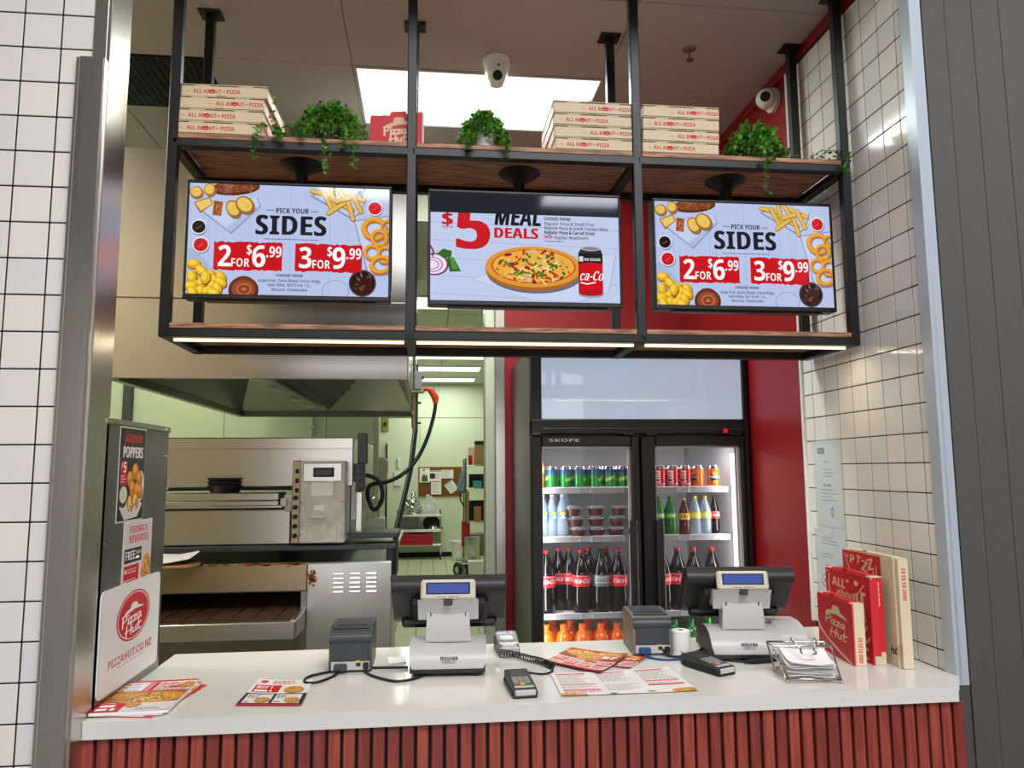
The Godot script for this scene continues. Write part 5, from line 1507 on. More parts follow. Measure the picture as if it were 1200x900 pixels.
# ---------------------------------------------------------------- the counter
func counter() -> void:
	var top := MB.new(Transform3D(Basis(Vector3.RIGHT, PI / 2), V(0, WT, 0)))   # polygon in x, z
	var outline := [Vector2(-.892, -.004), Vector2(-.888, 0), Vector2(1.569, 0), Vector2(1.573, -.004), Vector2(1.573, -.093), Vector2(1.646, -.1), Vector2(1.646, -.736), Vector2(-.892, -.736)]
	top.prism(outline, .0, .044)
	var c := solo("worktop", top, M.worktop, "long glossy white worktop running across the whole counter", "worktop")
	part("return_piece", MB.new().span(V(1.3, WT - .044, -.86), V(1.646, WT - .0005, -.7362), .002), M.worktop, c)
	var f := thing("counter_front", "front of the counter clad in upright red-brown timber slats", "counter front", V(0, FL, -.02))
	part("backing", MB.new().span(V(-.93, 0, -.12), V(1.6, WT - .045 - FL, -.012)), M.dark, f)
	part("end_board", MB.new().span(V(-.935, 0, -.06), V(-.898, WT - .05 - FL, -.004), .002), mat("end_board", Color(.3, .09, .08), .5), f)
	var ms := []
	for k in 4: ms.append(MB.new().box(V(0, (WT - .046 - FL) / 2, -.002), V(.0305 + k * .0004, WT - .046 - FL, .02 + .0006 * k), .002).mesh())
	for i in 63:
		var o := part("slat", ms[rng.randi() % 4], M["slat_wood_%d" % (rng.randi() % 3)], f)
		o.position = V(-.88 + i * .0396, 0, rng.randf_range(-.0008, .0008))
	var lower := thing("back_cabinet", "plain white cabinet body under the worktop on the staff side", "cabinet", V(0, FL, -.4))
	part("body", MB.new().span(V(-.88, 0, -.3), V(1.6, WT - .05 - FL, .24)), M.white_plastic, lower)
	# steel side panel with posters
	var p := thing("steel_screen", "brushed steel side panel standing at the counter's end, carrying the posters", "panel", V(-.9, WT, -.305))
	part("panel", MB.new().span(V(-.03, -.03, -.255), V(.01, .785, .255), .003), M.steel_dark, p)
	part("cap", MB.new().span(V(-.034, .783, -.262), V(.014, .8, .258), .002), M.steel, p)
	for q in [V(.01, .7, -.23), V(.01, .2, .235), V(.01, .45, .235), V(.01, .79, .2), V(.014, .79, -.22)]:
		part("rivet", MB.new().cyl(q, q + V(.004, 0, 0), .005, 8), M.steel, p)
	part("catch", MB.new().span(V(.0, .585, -.268), V(.012, .65, -.254), .002), M.chrome, p)
	var sheet := func(n: String, label: String, cat: String, z0: float, z1: float, y0: float, y1: float, m: Material, x: float, thick: float, round: float) -> void:
		var o := thing(n, label, cat, Vector3(x, y0, (z0 + z1) / 2))
		var w: float = z0 - z1
		var h: float = y1 - y0
		var poly := []
		for q in [[w / 2 - round, h - round, 0.0], [-w / 2 + round, h - round, PI / 2], [-w / 2 + round, round, PI], [w / 2 - round, round, PI * 1.5]]:
			for k in 6:
				var a: float = q[2] + PI / 2 * k / 5.0
				poly.append(Vector2(q[0] + cos(a) * round, q[1] + sin(a) * round))
		part("sheet", MB.new(Transform3D(Basis(Vector3.UP, PI / 2), Vector3.ZERO)).prism(poly, -thick, 0), M.white_plastic, o)
		part("print", MB.new().quad(V(.0006, h * .985, w / 2 * .97), V(.0006, h * .985, -w / 2 * .97), V(.0006, h * .015, -w / 2 * .97), V(.0006, h * .015, w / 2 * .97)), m, o)
	sheet.call("poster", "dark poster of fried snacks with a dip, stuck high on the steel panel", "poster", -.143, -.344, 1.475, 1.756, textured("print_snacks", poster_poppers(), .35), -.8885, .001, .001)
	sheet.call("poster", "pale rewards poster with a pizza, stuck below the dark snack poster", "poster", -.205, -.435, 1.19, 1.474, textured("print_rewards", poster_free(), .4), -.8885, .001, .001)
	sheet.call("sign", "white rounded sign with a round red roof logo and web address", "sign", -.06, -.515, 1.005, 1.295, textured("print_sign", sign_logo(), .3), -.882, .004, .022)


# ---------------------------------------------------------------- hanging shelf frame
func shelf_frame() -> void:
	var f := thing("hanging_frame", "black steel frame hung from the ceiling, with two timber shelves over the counter", "shelf frame", V(0, 2.08, -.68))
	var px := [-.9, -.065, .778, 1.61]
	var w := .0175
	for x in px:
		for z in [.18, -.185]:
			var post := part("post", MB.new().span(V(x - w, 0, z - w), V(x + w, 1.42, z + w), .003), M.black_metal, f)
			part("ceiling_plate", MB.new().span(V(x - .045, 1.412, z - .04), V(x + .045, 1.42, z + .04), .002).cyl(V(x + .034, 1.404, z + .028), V(x + .034, 1.414, z + .028), .007, 8), M.black_metal, post)
	for y in [.0165, .6965]:
		for z in [.18, -.185]:
			part("rail", MB.new().span(V(px[0], y - .0155, z - w), V(px[3], y + .0155, z + w), .003), M.black_metal, f)
		for x in px:
			part("cross_rail", MB.new().span(V(x - w, y - .0155, -.185), V(x + w, y + .0155, .18), .003), M.black_metal, f)
		for i in 3:
			part("shelf_board", MB.new().span(V(px[i] + (.0 if i else -.0) + .018, y + .0156, -.2), V(px[i + 1] - .018, y + .0336, .1965), .0015), M.shelf_wood, f)
	# strip light under the lower shelf
	var l := thing("strip_light", "thin warm strip light under the lower shelf's front edge", "strip light", V(.355, 2.0815, -.5265))
	for i in 3:
		part("light_strip", MB.new().span(V(px[i] - .355 + .022, -.009, -.006), V(px[i + 1] - .355 - .022, .0, .006), .001), M.warm_led, l)
		area("strip_lamp", V((px[i] + px[i + 1]) / 2, 2.066, -.5265), Vector2(.76, .012), Color(1, .93, .8), .14)


func screens() -> void:
	var sides := glow("screen_sides", Color.WHITE, .95, screen_sides())
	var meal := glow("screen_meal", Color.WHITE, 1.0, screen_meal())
	var k := 0
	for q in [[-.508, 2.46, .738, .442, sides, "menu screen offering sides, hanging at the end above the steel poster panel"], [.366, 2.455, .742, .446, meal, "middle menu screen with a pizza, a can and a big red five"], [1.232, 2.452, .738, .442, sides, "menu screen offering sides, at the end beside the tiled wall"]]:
		var o := thing("menu_screen", q[5], "screen", V(q[0], q[1], -.6), 0, "menu screens under the shelf")
		var w: float = q[2] / 2
		var h: float = q[3] / 2
		part("case", MB.new().span(V(-w, -h, -.05), V(w, h, .008), .006).span(V(-w * .8, -h * .7, -.07), V(w * .8, h * .7, -.05), .006), M.black_plastic, o)
		part("bezel", MB.new().span(V(-w, h - .012, .0), V(w, h, .013), .003).span(V(-w, -h, .0), V(w, -h + .018, .013), .003).span(V(-w, -h + .018, .0), V(-w + .01, h - .012, .013), .003).span(V(w - .01, -h + .018, .0), V(w, h - .012, .013), .003), M.black_plastic, o)
		q[4].roughness = .05
		q[4].uv1_scale = Vector3.ONE
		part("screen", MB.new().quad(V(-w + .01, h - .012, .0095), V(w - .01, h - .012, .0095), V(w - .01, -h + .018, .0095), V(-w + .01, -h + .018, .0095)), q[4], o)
		part("base_lip", MB.new().span(V(-w * .8, -h - .006, -.04), V(w * .85, -h, .0), .002), M.charcoal_plastic, o)
		var px: float = [.02, -.012, -.026][k]
		part("mount", MB.new().cyl(V(px, .0, -.09), V(px, .33 + (2.462 - q[1]), -.09), .022, 16).lathe([Vector2(.024, .292), Vector2(.03, .3), Vector2(.082, .327 + (2.461 - q[1])), Vector2(.082, .33 + (2.461 - q[1]))], 28, V(px, 0, -.09)).span(V(px - .08, -.08, -.09), V(px + .08, .08, -.07), .004), M.black_metal, o)
		k += 1


# ---------------------------------------------------------------- on the top shelf
func pizza_box(label: String, at: Vector3, yaw: float, grp: String, m: Material, w := .3, h := .047) -> Node3D:
	var o := thing("pizza_box", label, "pizza box", at, yaw, grp)
	part("tray", MB.new().span(V(-w / 2, 0, -w), V(w / 2, h * .82, -.0), .0015), M.kraft, o)
	# lid with a tuck flap: the front drops over the tray between two notches
	var lid := MB.new().span(V(-w / 2 - .001, h * .9, -w - .001), V(w / 2 + .001, h - .001, .002), .0012)
	lid.span(V(-w / 2 + .05, h * .82, -.004), V(-w / 2 + .1, h * .9, .002)).span(V(w / 2 - .1, h * .82, -.004), V(w / 2 - .05, h * .9, .002))
	part("lid", lid, M.kraft, o)
	part("tab", MB.new(Transform3D(Basis(Vector3.RIGHT, PI / 2), V(0, h + .0005, .0))).prism([Vector2(-.022, -.03), Vector2(.022, -.03), Vector2(.022, -.004), Vector2(.012, .003), Vector2(-.012, .003), Vector2(-.022, -.004)], -.0008, .0008), M.cardboard, o)
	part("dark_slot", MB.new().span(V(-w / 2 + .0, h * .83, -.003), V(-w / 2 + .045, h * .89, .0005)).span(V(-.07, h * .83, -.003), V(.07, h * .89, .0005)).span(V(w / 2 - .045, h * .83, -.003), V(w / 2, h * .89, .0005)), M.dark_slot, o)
	part("front_print", MB.new().quad(V(-w / 2 + .002, h * .82, .0012), V(w / 2 - .002, h * .82, .0012), V(w / 2 - .002, h * .04, .0012), V(-w / 2 + .002, h * .04, .0012)), m, o)
	part("side_print", MB.new().quad(V(w / 2 + .0006, h * .7, -.03), V(w / 2 + .0006, h * .7, -w * .75), V(w / 2 + .0006, 0.001, -w * .75), V(w / 2 + .0006, 0.001, -.03)), M.red_card, o)
	part("side_print", MB.new().quad(V(-w / 2 - .0006, h * .7, -w * .75), V(-w / 2 - .0006, h * .7, -.03), V(-w / 2 - .0006, .001, -.03), V(-w / 2 - .0006, .001, -w * .75)), M.red_card, o)
	return o


func on_the_shelf() -> void:
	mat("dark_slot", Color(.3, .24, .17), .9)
	var near := textured("strip_a", front_strip(30.0), .8)
	var far := textured("strip_b", front_strip(215.0), .8)
	var Y := 2.8135
	var pos := ["bottom", "second from the bottom", "second from the top", "topmost"]
	for i in 4:
		pizza_box("brown pizza box, %s in the stack above the poster panel" % pos[i], V([-.748, -.746, -.744, -.735][i], Y + i * .0478, [-.49, -.492, -.494, -.5][i]), [0, .0, -.01, -.02][i], "stack at the shelf's end", near if i != 2 else far)
	for i in 4:
		pizza_box("brown pizza box, %s in the stack left of the steel post" % pos[i], V([.617, .615, .614, .612][i], Y + i * .0478, -.492), [.0, -.01, .012, .0][i], "stack before the post", far if i % 2 else near)
	for i in 4:
		pizza_box("brown pizza box, %s in the stack beside the trailing end plant" % pos[i], V([.951, .954, .955, .957][i], Y + i * .0478, -.49), [.0, .01, -.008, .0][i], "stack after the post", far if i % 2 else near)
	# red box standing on edge
	var rb := thing("standing_pizza_box", "red pizza box with a roof logo standing upright on the top shelf", "pizza box", V(-.124, Y, -.525), -.02)
	rb.scale = V(.95, .83, 1)
	var body := [Vector2(-.1, 0), Vector2(.1, 0), Vector2(.1, .158), Vector2(.04, .15), Vector2(.036, .162), Vector2(-.02, .156), Vector2(-.026, .138), Vector2(-.05, .14), Vector2(-.06, .132), Vector2(-.1, .124)]
	part("body", MB.new().prism(body, -.044, 0), M.red_card, rb)
	part("inner_tray", MB.new().span(V(.075, 0, -.046), V(.106, .166, -.006), .001), M.kraft, rb)
	part("lid_print", MB.new().quad(V(-.098, .136, .0008), V(.09, .136, .0008), V(.09, .002, .0008), V(-.098, .002, .0008)), textured("lid_3", lid_print(3), .55), rb)
	# plants
	plant("trailing_plant", "bushy trailing green plant spilling over the shelf beside the red box", V(-.375, Y, -.6), .165, .165, 1700, [V(-.6, 3.04, -.62), V(-.585, 2.86, -.56)], [[-.607, -.1], [-.535, -.02], [-.37, -.13], [-.265, -.12], [-.45, -.01], [-.3, -.05]], false)
	plant("potted_plant", "round green trailing plant in a white pot at the middle of the shelf", V(.205, Y, -.575), .1, .15, 1400, [], [[.14, -.03], [.275, -.045], [.15, .03], [.26, .03], [.12, .04], [.29, .04]], true)
	plant("trailing_plant", "wide trailing green plant at the shelf's end by the tiled wall", V(1.31, Y, -.62), .155, .17, 1500, [V(1.52, 2.84, -.56), V(1.6, 2.83, -.52)], [[1.262, -.15], [1.588, -.06], [1.29, -.05]], false)
	# ceiling fittings
	var c1 := thing("dome_camera", "white dome security camera hanging from the ceiling before the light panel", "camera", V(.304, 3.5, -1.1))
	part("base", MB.new().lathe([Vector2(.058, -.03), Vector2(.064, -.02), Vector2(.064, -.0), Vector2(.05, .0)], 24), M.white_plastic, c1)
	part("housing", MB.new().lathe([Vector2(.001, -.12), Vector2(.03, -.118), Vector2(.044, -.1), Vector2(.054, -.06), Vector2(.057, -.03)], 24), M.white_plastic, c1)
	part("lens", MB.new().cyl(V(0, -.09, .035), V(0, -.098, .05), .022, 16), M.dark, c1)
	part("badge", MB.new().cyl(V(.004, -.05, .053), V(.004, -.052, .058), .007, 10), mat("green_badge", Color(.2, .5, .25), .5), c1)
	var c2 := thing("eyeball_camera", "white eyeball security camera on the red wall above the plant", "camera", V(1.654, 3.385, -1.12))
	part("base", MB.new(Transform3D(Basis(Vector3.BACK, PI / 2), Vector3.ZERO)).lathe([Vector2(.001, 0), Vector2(.058, .0), Vector2(.058, .02), Vector2(.046, .03), Vector2(.001, .031)], 22), M.white_plastic, c2)
	var eye := Basis(Vector3.UP, -.55) * Basis(Vector3.RIGHT, .2 + PI / 2)
	part("ball", MB.new(Transform3D(eye, V(-.046, .0, .01))).lathe([Vector2(.001, -.05), Vector2(.03, -.04), Vector2(.046, -.016), Vector2(.05, .01), Vector2(.042, .036), Vector2(.03, .05), Vector2(.024, .052)], 22), M.white_plastic, c2)
	part("lens", MB.new(Transform3D(eye, V(-.046, .0, .01))).cyl(V(0, .03, 0), V(0, .051, 0), .025, 18), M.dark, c2)
	var sp := thing("sprinkler", "small brass fire sprinkler head in the shop ceiling", "sprinkler", V(1.158, 3.5, -.915))
	part("escutcheon", MB.new().lathe([Vector2(.03, -.004), Vector2(.033, .0)], 20).lathe([Vector2(.001, -.014), Vector2(.016, -.012), Vector2(.03, -.004)], 20), M.brass, sp)
	part("deflector", MB.new().cyl(V(0, -.05, 0), V(0, -.012, 0), .005, 8).cyl(V(0, -.056, 0), V(0, -.052, 0), .018, 12), M.brass, sp)


func plant(n: String, label: String, at: Vector3, rx: float, h: float, count: int, runners: Array, hang: Array, pot: bool) -> void:
	var o := thing(n, label, "plant", at)
	var pr: float = .05
	if not pot: pr = .045
	part("pot", MB.new().lathe([Vector2(.001, 0), Vector2(pr * .75, 0), Vector2(pr, .075), Vector2(pr * 1.06, .078), Vector2(pr * 1.06, .086), Vector2(pr * .94, .086), Vector2(pr * .9, .07), Vector2(.001, .07)], 22), M.white_plastic if pot else M.charcoal_plastic, o)
	var lf := [MB.new(), MB.new(), MB.new()]
	var stems := MB.new()
	var leaf := func(p: Vector3, s: float) -> void:
		var b: MB = lf[0 if rng.randf() < .5 else (1 if rng.randf() < .5 else 2)]
		b.xf = Transform3D(Basis(Vector3.UP, rng.randf() * TAU) * Basis(Vector3.RIGHT, rng.randf_range(-1.1, .7)) * Basis(Vector3.BACK, rng.randf_range(-.5, .5)), p)
		b.grid([[V(-.15 * s, 0, -.1 * s), V(0, .02 * s, 0), V(.15 * s, 0, -.1 * s)], [V(-.5 * s, .12 * s, .45 * s), V(0, 0, .45 * s), V(.5 * s, .12 * s, .45 * s)], [V(-.3 * s, .05 * s, .85 * s), V(0, -.02 * s, 1.0 * s), V(.3 * s, .05 * s, .85 * s)]])
	# a crown of short stems arching out of the pot and down over its rim, carrying small round leaves
	var made := 0
	while made < count:
		var a := rng.randf() * TAU
		var r := sqrt(rng.randf())
		var dz := minf(rx, .085)
		if pot and sin(a) > .35 and absf(cos(a)) < .55 and rng.randf() < .3: continue
		var tip := V(cos(a) * r * rx, lerpf(h, .0, pow(r, 2.6)) * rng.randf_range(.8, 1.1) + .004, sin(a) * r * dz)
		var root := V(cos(a) * pr * .5 * r, .08, sin(a) * pr * .5 * r)
		var mid := V(tip.x * .75, maxf(tip.y, .09) + .018, tip.z * .75)
		if made % 10 == 0: stems.tube(curve([root, mid, tip], 3), .0012, 4)
		for k in 5:
			var u := rng.randf_range(.25, 1.0)
			var p := root * (1 - u) * (1 - u) + mid * 2 * u * (1 - u) + tip * u * u
			leaf.call(p + V(rng.randfn(0, .009), rng.randfn(0, .008), rng.randfn(0, .008)), rng.randf_range(.012, .021))
			made += 1
	# strands over the front edge of the shelf
	for q in hang:
		var top := V(q[0] - at.x, .035, .02)
		top.x = lerpf(top.x, 0, .3)
		var edge := V(q[0] - at.x, .012, -.458 - at.z)
		var endp := V(q[0] - at.x + rng.randf_range(-.01, .01), q[1] + .0, -.452 - at.z)
		var run := [top, (top + edge) / 2 + V(0, .03, 0), edge]
		if q[1] < .0:
			run.append(edge.lerp(endp, .35) + V(rng.randf_range(-.006, .006), -.0, .006))
			run.append(edge.lerp(endp, .7) + V(rng.randf_range(-.008, .008), 0, .004))
			run.append(endp)
		run = curve(run, 5)
		stems.tube(run, .0012, 4)
		for p in run:
			for k in 2: leaf.call(p + V(rng.randfn(0, .005), rng.randfn(0, .004), rng.randfn(0, .004)), rng.randf_range(.011, .018))
	if runners:
		var from := V(signf(runners[0].x - at.x) * rx * .8, .06, 0)
		var run := [from]
		for p in runners: run.append(p - at)
		if n == "trailing_plant" and runners[0].y > 2.95: run = [from, V(-.17, .05, .0), V(-.21, .1, .02), V(-.215, .2, .0)]
		run = curve(run, 8)
		stems.tube(run, .0013, 4)
		for p in run:
			for k in 3: leaf.call(p + V(rng.randfn(0, .007), rng.randfn(0, .007), rng.randfn(0, .006)), rng.randf_range(.009, .015))
	part("stem", stems, M.stem, o, "stuff")
	for k in 3: part("foliage", lf[k], [M.leaf, M.leaf_light, M.leaf_dark][k], o, "stuff")


# ---------------------------------------------------------------- on the counter
func sheet_of(n: String, label: String, cat: String, corners: Array, m: Material, lift: float, curl := .004, grp := "") -> MeshInstance3D:   # a sheet of paper with its four corners (x, z) clockwise from the far left
	var rows := []
	for i in 7:
		var r := []
		for j in 9:
			var u := j / 8.0
			var w := i / 6.0
			var a: Vector2 = corners[0].lerp(corners[1], u)
			var b: Vector2 = corners[3].lerp(corners[2], u)
			var p := a.lerp(b, w)
			r.append(V(p.x, WT + lift + curl * (pow(2 * u - 1, 4) * .6 + .4 * pow(2 * w - 1, 4)) + .0006 * sin(u * 7 + w * 5), p.y))
		rows.append(r)
	return solo(n, MB.new().grid(rows), m, label, cat, grp)


func on_the_counter() -> void:
	# pile of menus
	var cov := textured("print_menu", menu_page(0), .4)
	var pl := [[Vector2(-.905, -.355), Vector2(-.72, -.345), Vector2(-.695, -.018), Vector2(-.888, -.022)], [Vector2(-.86, -.31), Vector2(-.68, -.3), Vector2(-.668, -.03), Vector2(-.85, -.02)]]
	var names_of := ["crooked menu booklet with dark and red edges under the top menus", "glossy menu booklet with a pizza cover in the pile, second from the top", "thick top menu booklet with a pizza cover on the pile by the sign"]
	for k in 3:
		var th: float = [.003, .003, .008][k]
		var o := thing("menu_booklet", names_of[k], "menu", V(-.79, WT + [.0, .0032, .0064][k], -.18), [-.2, -.06, .02][k], "pile of menus")
		part("pages", MB.new().box(V(0, th / 2, 0), V(.2, th, .3), .0008), M.paper if k else M.red_card, o)
		var rows := []
		for i in 5:
			var r := []
			for j in 7: r.append(V(-.1005 + .201 * j / 6.0, th + .0004 + .0012 * pow(j / 6.0, 3) * (k - 1 + .5), -.1505 + .301 * i / 4.0))
			rows.append(r)
		part("cover", MB.new().grid(rows), cov, o)
	sheet_of("leaflet", "single red and white offer leaflet lying flat near the receipt printer", "leaflet", [Vector2(-.518, -.345), Vector2(-.349, -.319), Vector2(-.343, -.062), Vector2(-.527, -.087)], textured("print_leaflet", menu_page(1), .45), .001)
	var fly := textured("print_flyers", menu_page(2), .45)
	sheet_of("leaflet", "white price list lying open at the front edge of the counter", "leaflet", [Vector2(.391, -.285), Vector2(.785, -.315), Vector2(.79, -.05), Vector2(.386, -.05)], textured("print_prices", menu_page(3), .5), .001)
	sheet_of("leaflet", "glossy red leaflet partly under another one beside the second printer", "leaflet", [Vector2(.6, -.55), Vector2(.757, -.452), Vector2(.656, -.317), Vector2(.5, -.43)], fly, .002, .004)
	sheet_of("leaflet", "topmost glossy pizza leaflet lying over the price list's far edge", "leaflet", [Vector2(.518, -.587), Vector2(.7, -.47), Vector2(.545, -.255), Vector2(.39, -.43)], fly, .0065, .008)
	# receipt printers
	printer("receipt_printer", "dark receipt printer standing between the leaflet and the first till", V(-.2445, WT, -.4), 0.0, false)
	printer("receipt_printer", "dark receipt printer beside the white paper roll", V(.785, WT, -.482), -.08, true)
	cable("power_cable", "black printer cable looping on the counter by the leaflet", [V(-.275, 1.0, -.395), V(-.285, WT + .006, -.36), V(-.33, WT + .005, -.285), V(-.37, WT + .005, -.29), V(-.36, WT + .005, -.36), V(-.25, WT + .005, -.43), V(-.15, WT + .005, -.43), V(-.06, WT + .005, -.42)], .0042, M.rubber)
	cable("power_cable", "black cable from the printer's socket running under the first till", [V(-.192, .996, -.395), V(-.19, WT + .006, -.37), V(-.15, WT + .005, -.31), V(-.09, WT + .005, -.26), V(-.04, WT + .005, -.28), V(.0, WT + .005, -.33)], .0042, M.rubber)
	cable("network_cable", "blue network cable running from the second printer to the second till", [V(.752, .995, -.478), V(.752, WT + .007, -.45), V(.79, WT + .004, -.41), V(.85, WT + .004, -.405), V(.9, WT + .004, -.43), V(.96, WT + .006, -.5)], .0038, mat("blue_cable", Color(.1, .22, .45), .4))
	cable("power_cable", "black cable beside the blue one behind the white paper roll", [V(.82, .995, -.475), V(.83, WT + .006, -.45), V(.87, WT + .004, -.44), V(.93, WT + .005, -.47), V(.98, WT + .01, -.52)], .0042, M.rubber)
	cable("grey_cable", "grey cable curling up between the paper roll and the second till", [V(.98, 1.02, -.56), V(.95, 1.05, -.54), V(.92, 1.045, -.51), V(.89, 1.01, -.48), V(.885, .985, -.47), V(.92, .979, -.47), V(.95, .985, -.49)], .0035, mat("grey_cable", Color(.5, .5, .48), .45))
	cable("power_cable", "black lead running from the second card terminal along the second till", [V(.985, .995, -.36), V(1.0, .985, -.37), V(1.04, WT + .005, -.35), V(1.075, WT + .005, -.335)], .0038, M.rubber)
	solo("cable_plug", MB.new(Transform3D(Basis(Vector3.UP, .1), V(1.11, WT + .009, -.33))).box(Vector3.ZERO, V(.085, .016, .02), .004).box(V(-.05, 0, 0), V(.02, .01, .01), .002), M.rubber, "black cable plug lying in front of the second till", "plug")
	# paper roll
	var pr := thing("paper_roll", "white till paper roll standing beside the second receipt printer", "paper roll", V(.893, WT, -.5))
	part("roll", MB.new().lathe([Vector2(.008, 0), Vector2(.0335, 0), Vector2(.0335, .079), Vector2(.032, .08), Vector2(.008, .08), Vector2(.008, .002)], 32), M.paper, pr)
	part("core", MB.new().lathe([Vector2(.008, .0795), Vector2(.0095, .081), Vector2(.006, .081), Vector2(.006, .02)], 16), M.cardboard, pr)
	# tills
	var t1 := till("first till with its blue customer display, next to the dark receipt printer")
	t1.position = V(.066, WT, -.3); t1.rotation.y = -.06
	var t2 := dup(t1, "till", "second till turned a little aside, behind the napkin holder", V(1.075, WT, -.345), -.13, "point-of-sale tills")
	part("side_module", MB.new(Transform3D(Basis(Vector3.UP, -PI / 2), V(.0, 0, 0))).prism([Vector2(-.3, .002), Vector2(-.1, .002), Vector2(-.1, .05), Vector2(-.13, .085), Vector2(-.19, .1), Vector2(-.27, .1), Vector2(-.3, .08)], -.235, -.135, true), M.silver_plastic, t2)
	solo("receipt_slip", MB.new().grid([[V(-.03, .004, -.04), V(.0, .001, -.04), V(.03, .006, -.04)], [V(-.03, .001, .04), V(.0, .0, .04), V(.03, .003, .04)]]), M.paper, "small blank slip of paper lying between the printer and first till", "paper", "", V(-.1, WT + .002, -.53), .1)
	# card printer base, coiled cord, terminals
	var cb := thing("card_printer", "small silver card printer with a clear lid, behind the coiled cord", "card printer", V(.284, WT, -.6), .05)
	cb.scale = V(.86, .72, .8)
	part("body", MB.new().prism([Vector2(-.09, 0), Vector2(.09, 0), Vector2(.09, .03), Vector2(.05, .062), Vector2(-.06, .075), Vector2(-.09, .06)], -.042, .042, true), M.charcoal_plastic, cb)
	cb.get_child(0).rotation.y = -PI / 2
	part("front_cover", MB.new().box(V(0, .025, .09), V(.076, .045, .014), .005).box(V(0, .05, .06), V(.06, .01, .05), .003), M.silver_plastic, cb)
	part("clear_lid", MB.new(Transform3D(Basis(Vector3.RIGHT, .35), V(0, .074, .02))).box(Vector3.ZERO, V(.086, .016, .11), .006), M.clear_plastic, cb)
	part("paper", MB.new().box(V(0, .068, .0), V(.056, .02, .05), .008), M.paper, cb)
	var path := curve([V(.258, WT + .02, -.52), V(.3, WT + .016, -.5), V(.34, WT + .014, -.455), V(.372, WT + .013, -.42), V(.398, WT + .013, -.375)], 40)
	var coil := []
	for i in path.size():
		var u := float(i) / (path.size() - 1)
		var a := u * TAU * 22
		var d: Vector3 = (path[mini(i + 1, path.size() - 1)] - path[maxi(i - 1, 0)]).normalized()
		var s := d.cross(Vector3.UP).normalized()
		coil.append(path[i] + s * cos(a) * .0095 + Vector3.UP * sin(a) * .0095)
	var cc := thing("coiled_cord", "black coiled cord stretching from the card printer to the terminal", "cord")
	part("coil", MB.new().tube(coil, .0022, 6), M.rubber, cc)
	part("plug", MB.new().tube([V(.394, WT + .013, -.385), V(.408, WT + .012, -.352)], .0115, 12), M.rubber, cc)
	part("lead", MB.new().tube(curve([V(.408, WT + .012, -.352), V(.4, WT + .005, -.31), V(.37, WT + .004, -.285), V(.335, WT + .004, -.3), V(.31, WT + .012, -.29)], 8), .0032, 8), M.rubber, cc)
	var face := textured("pad_face", pad_face(), .35)
	var p1 := pin_pad("card terminal with coloured keys lying at the front of the counter", face)
	p1.position = V(.281, WT, -.05); p1.rotation.y = .06
	dup(p1, "card_terminal", "card terminal lying beside the cables in front of the second till", V(.94, WT, -.2), .42, "card terminals")
	napkins()
	# boxes standing against the tiled wall
	var spine_k := textured("spine_kraft", phone_strip(KRAFT, RED, 490, 210), .8)
	var spine_t := textured("spine_tall", phone_strip(KRAFT, RED, 195, 155), .8)
	var spine_r := textured("spine_red", phone_strip(RED, Color(.9, .8, .65), 200, 170), .5)
	display_box("small red pizza box standing in front of the two taller boxes", V(1.413, WT, -.248), -.1, .2, .27, .042, 0, spine_k, 0.0)
	display_box("middle red pizza box standing between the small and the tall box", V(1.484, WT, -.25), -.04, .285, .3, .044, 1, spine_r, .012)
	display_box("tall brown and red pizza box standing against the tiled wall", V(1.541, WT, -.19), -.05, .35, .35, .04, 2, spine_t, .09)


func display_box(label: String, at: Vector3, yaw: float, h: float, d: float, th: float, kind: int, spine: Material, bare: float) -> void:   # on edge, its narrow side to the customer and its lid to the left
	var o := thing("display_pizza_box", label, "pizza box", at, yaw, "pizza boxes standing on the counter")
	part("tray", MB.new().span(V(-th / 2 + .006, 0, -d), V(th / 2, h, 0), .0015), M.kraft, o)
	part("lid", MB.new().span(V(-th / 2, .0, -d), V(-th / 2 + .006, h - .004, -bare * .2), .0012), M.kraft if kind == 2 else M.red_card, o)
	part("flap", MB.new().span(V(-th / 2 + .004, h - .002, -d * .86), V(th / 2 - .006, h + .003, -d * .1), .001).box(V(-th / 2 + .004, h + .004, -d * .55), V(.005, .016, .03), .002), M.red_card if kind != 2 else M.kraft, o)
	part("lid_print", MB.new().quad(V(-th / 2 - .0006, h - .004, -d + .001), V(-th / 2 - .0006, h - .004, -bare - .002), V(-th / 2 - .0006, .004, -bare - .002), V(-th / 2 - .0006, .004, -d + .001)), textured("lid_%d" % kind, lid_print(kind), .5), o)
	part("spine_print", MB.new().quad(V(-th / 2 + .008, h * .99, .0007), V(th / 2 - .001, h * .99, .0007), V(th / 2 - .001, h * .01 + (.04 if kind == 1 else 0.0), .0007), V(-th / 2 + .008, h * .01 + (.04 if kind == 1 else 0.0), .0007)), spine, o)
	if kind == 2:
		part("word", MB.new().quad(V(-th / 2 - .0007, .07, -bare + .01), V(-th / 2 - .0007, .07, -.005), V(-th / 2 - .0007, .035, -.005), V(-th / 2 - .0007, .035, -bare + .01)), textured("word_mark", hut_word(), .8), o)
		var pf := MB.new()
		for i in 34: pf.box(V(-th / 2 + .006, .01 + i * .01, .0004), V(.0022, .005, .0012))
		part("perforation", pf, M.paper, o, "stuff")
	if kind == 1:
		part("fold", MB.new(Transform3D(Basis(Vector3.UP, -.2), V(-th / 2 + .004, 0, 0))).span(V(-.004, .03, -.002), V(.022, h - .01, .0), .0008), M.red_card, o)


func hut_word() -> ImageTexture:
	var c := CV.new(128, 56, KRAFT)
	brush_word(c, 1, 40, 48, 40, 7, Color(.1, .09, .08), -.05)
	return c.tex()


func cable(n: String, label: String, p: Array, r: float, m: Material) -> void:
	solo(n, MB.new().tube(curve(p, 8), r, 8), m, label, "cable")


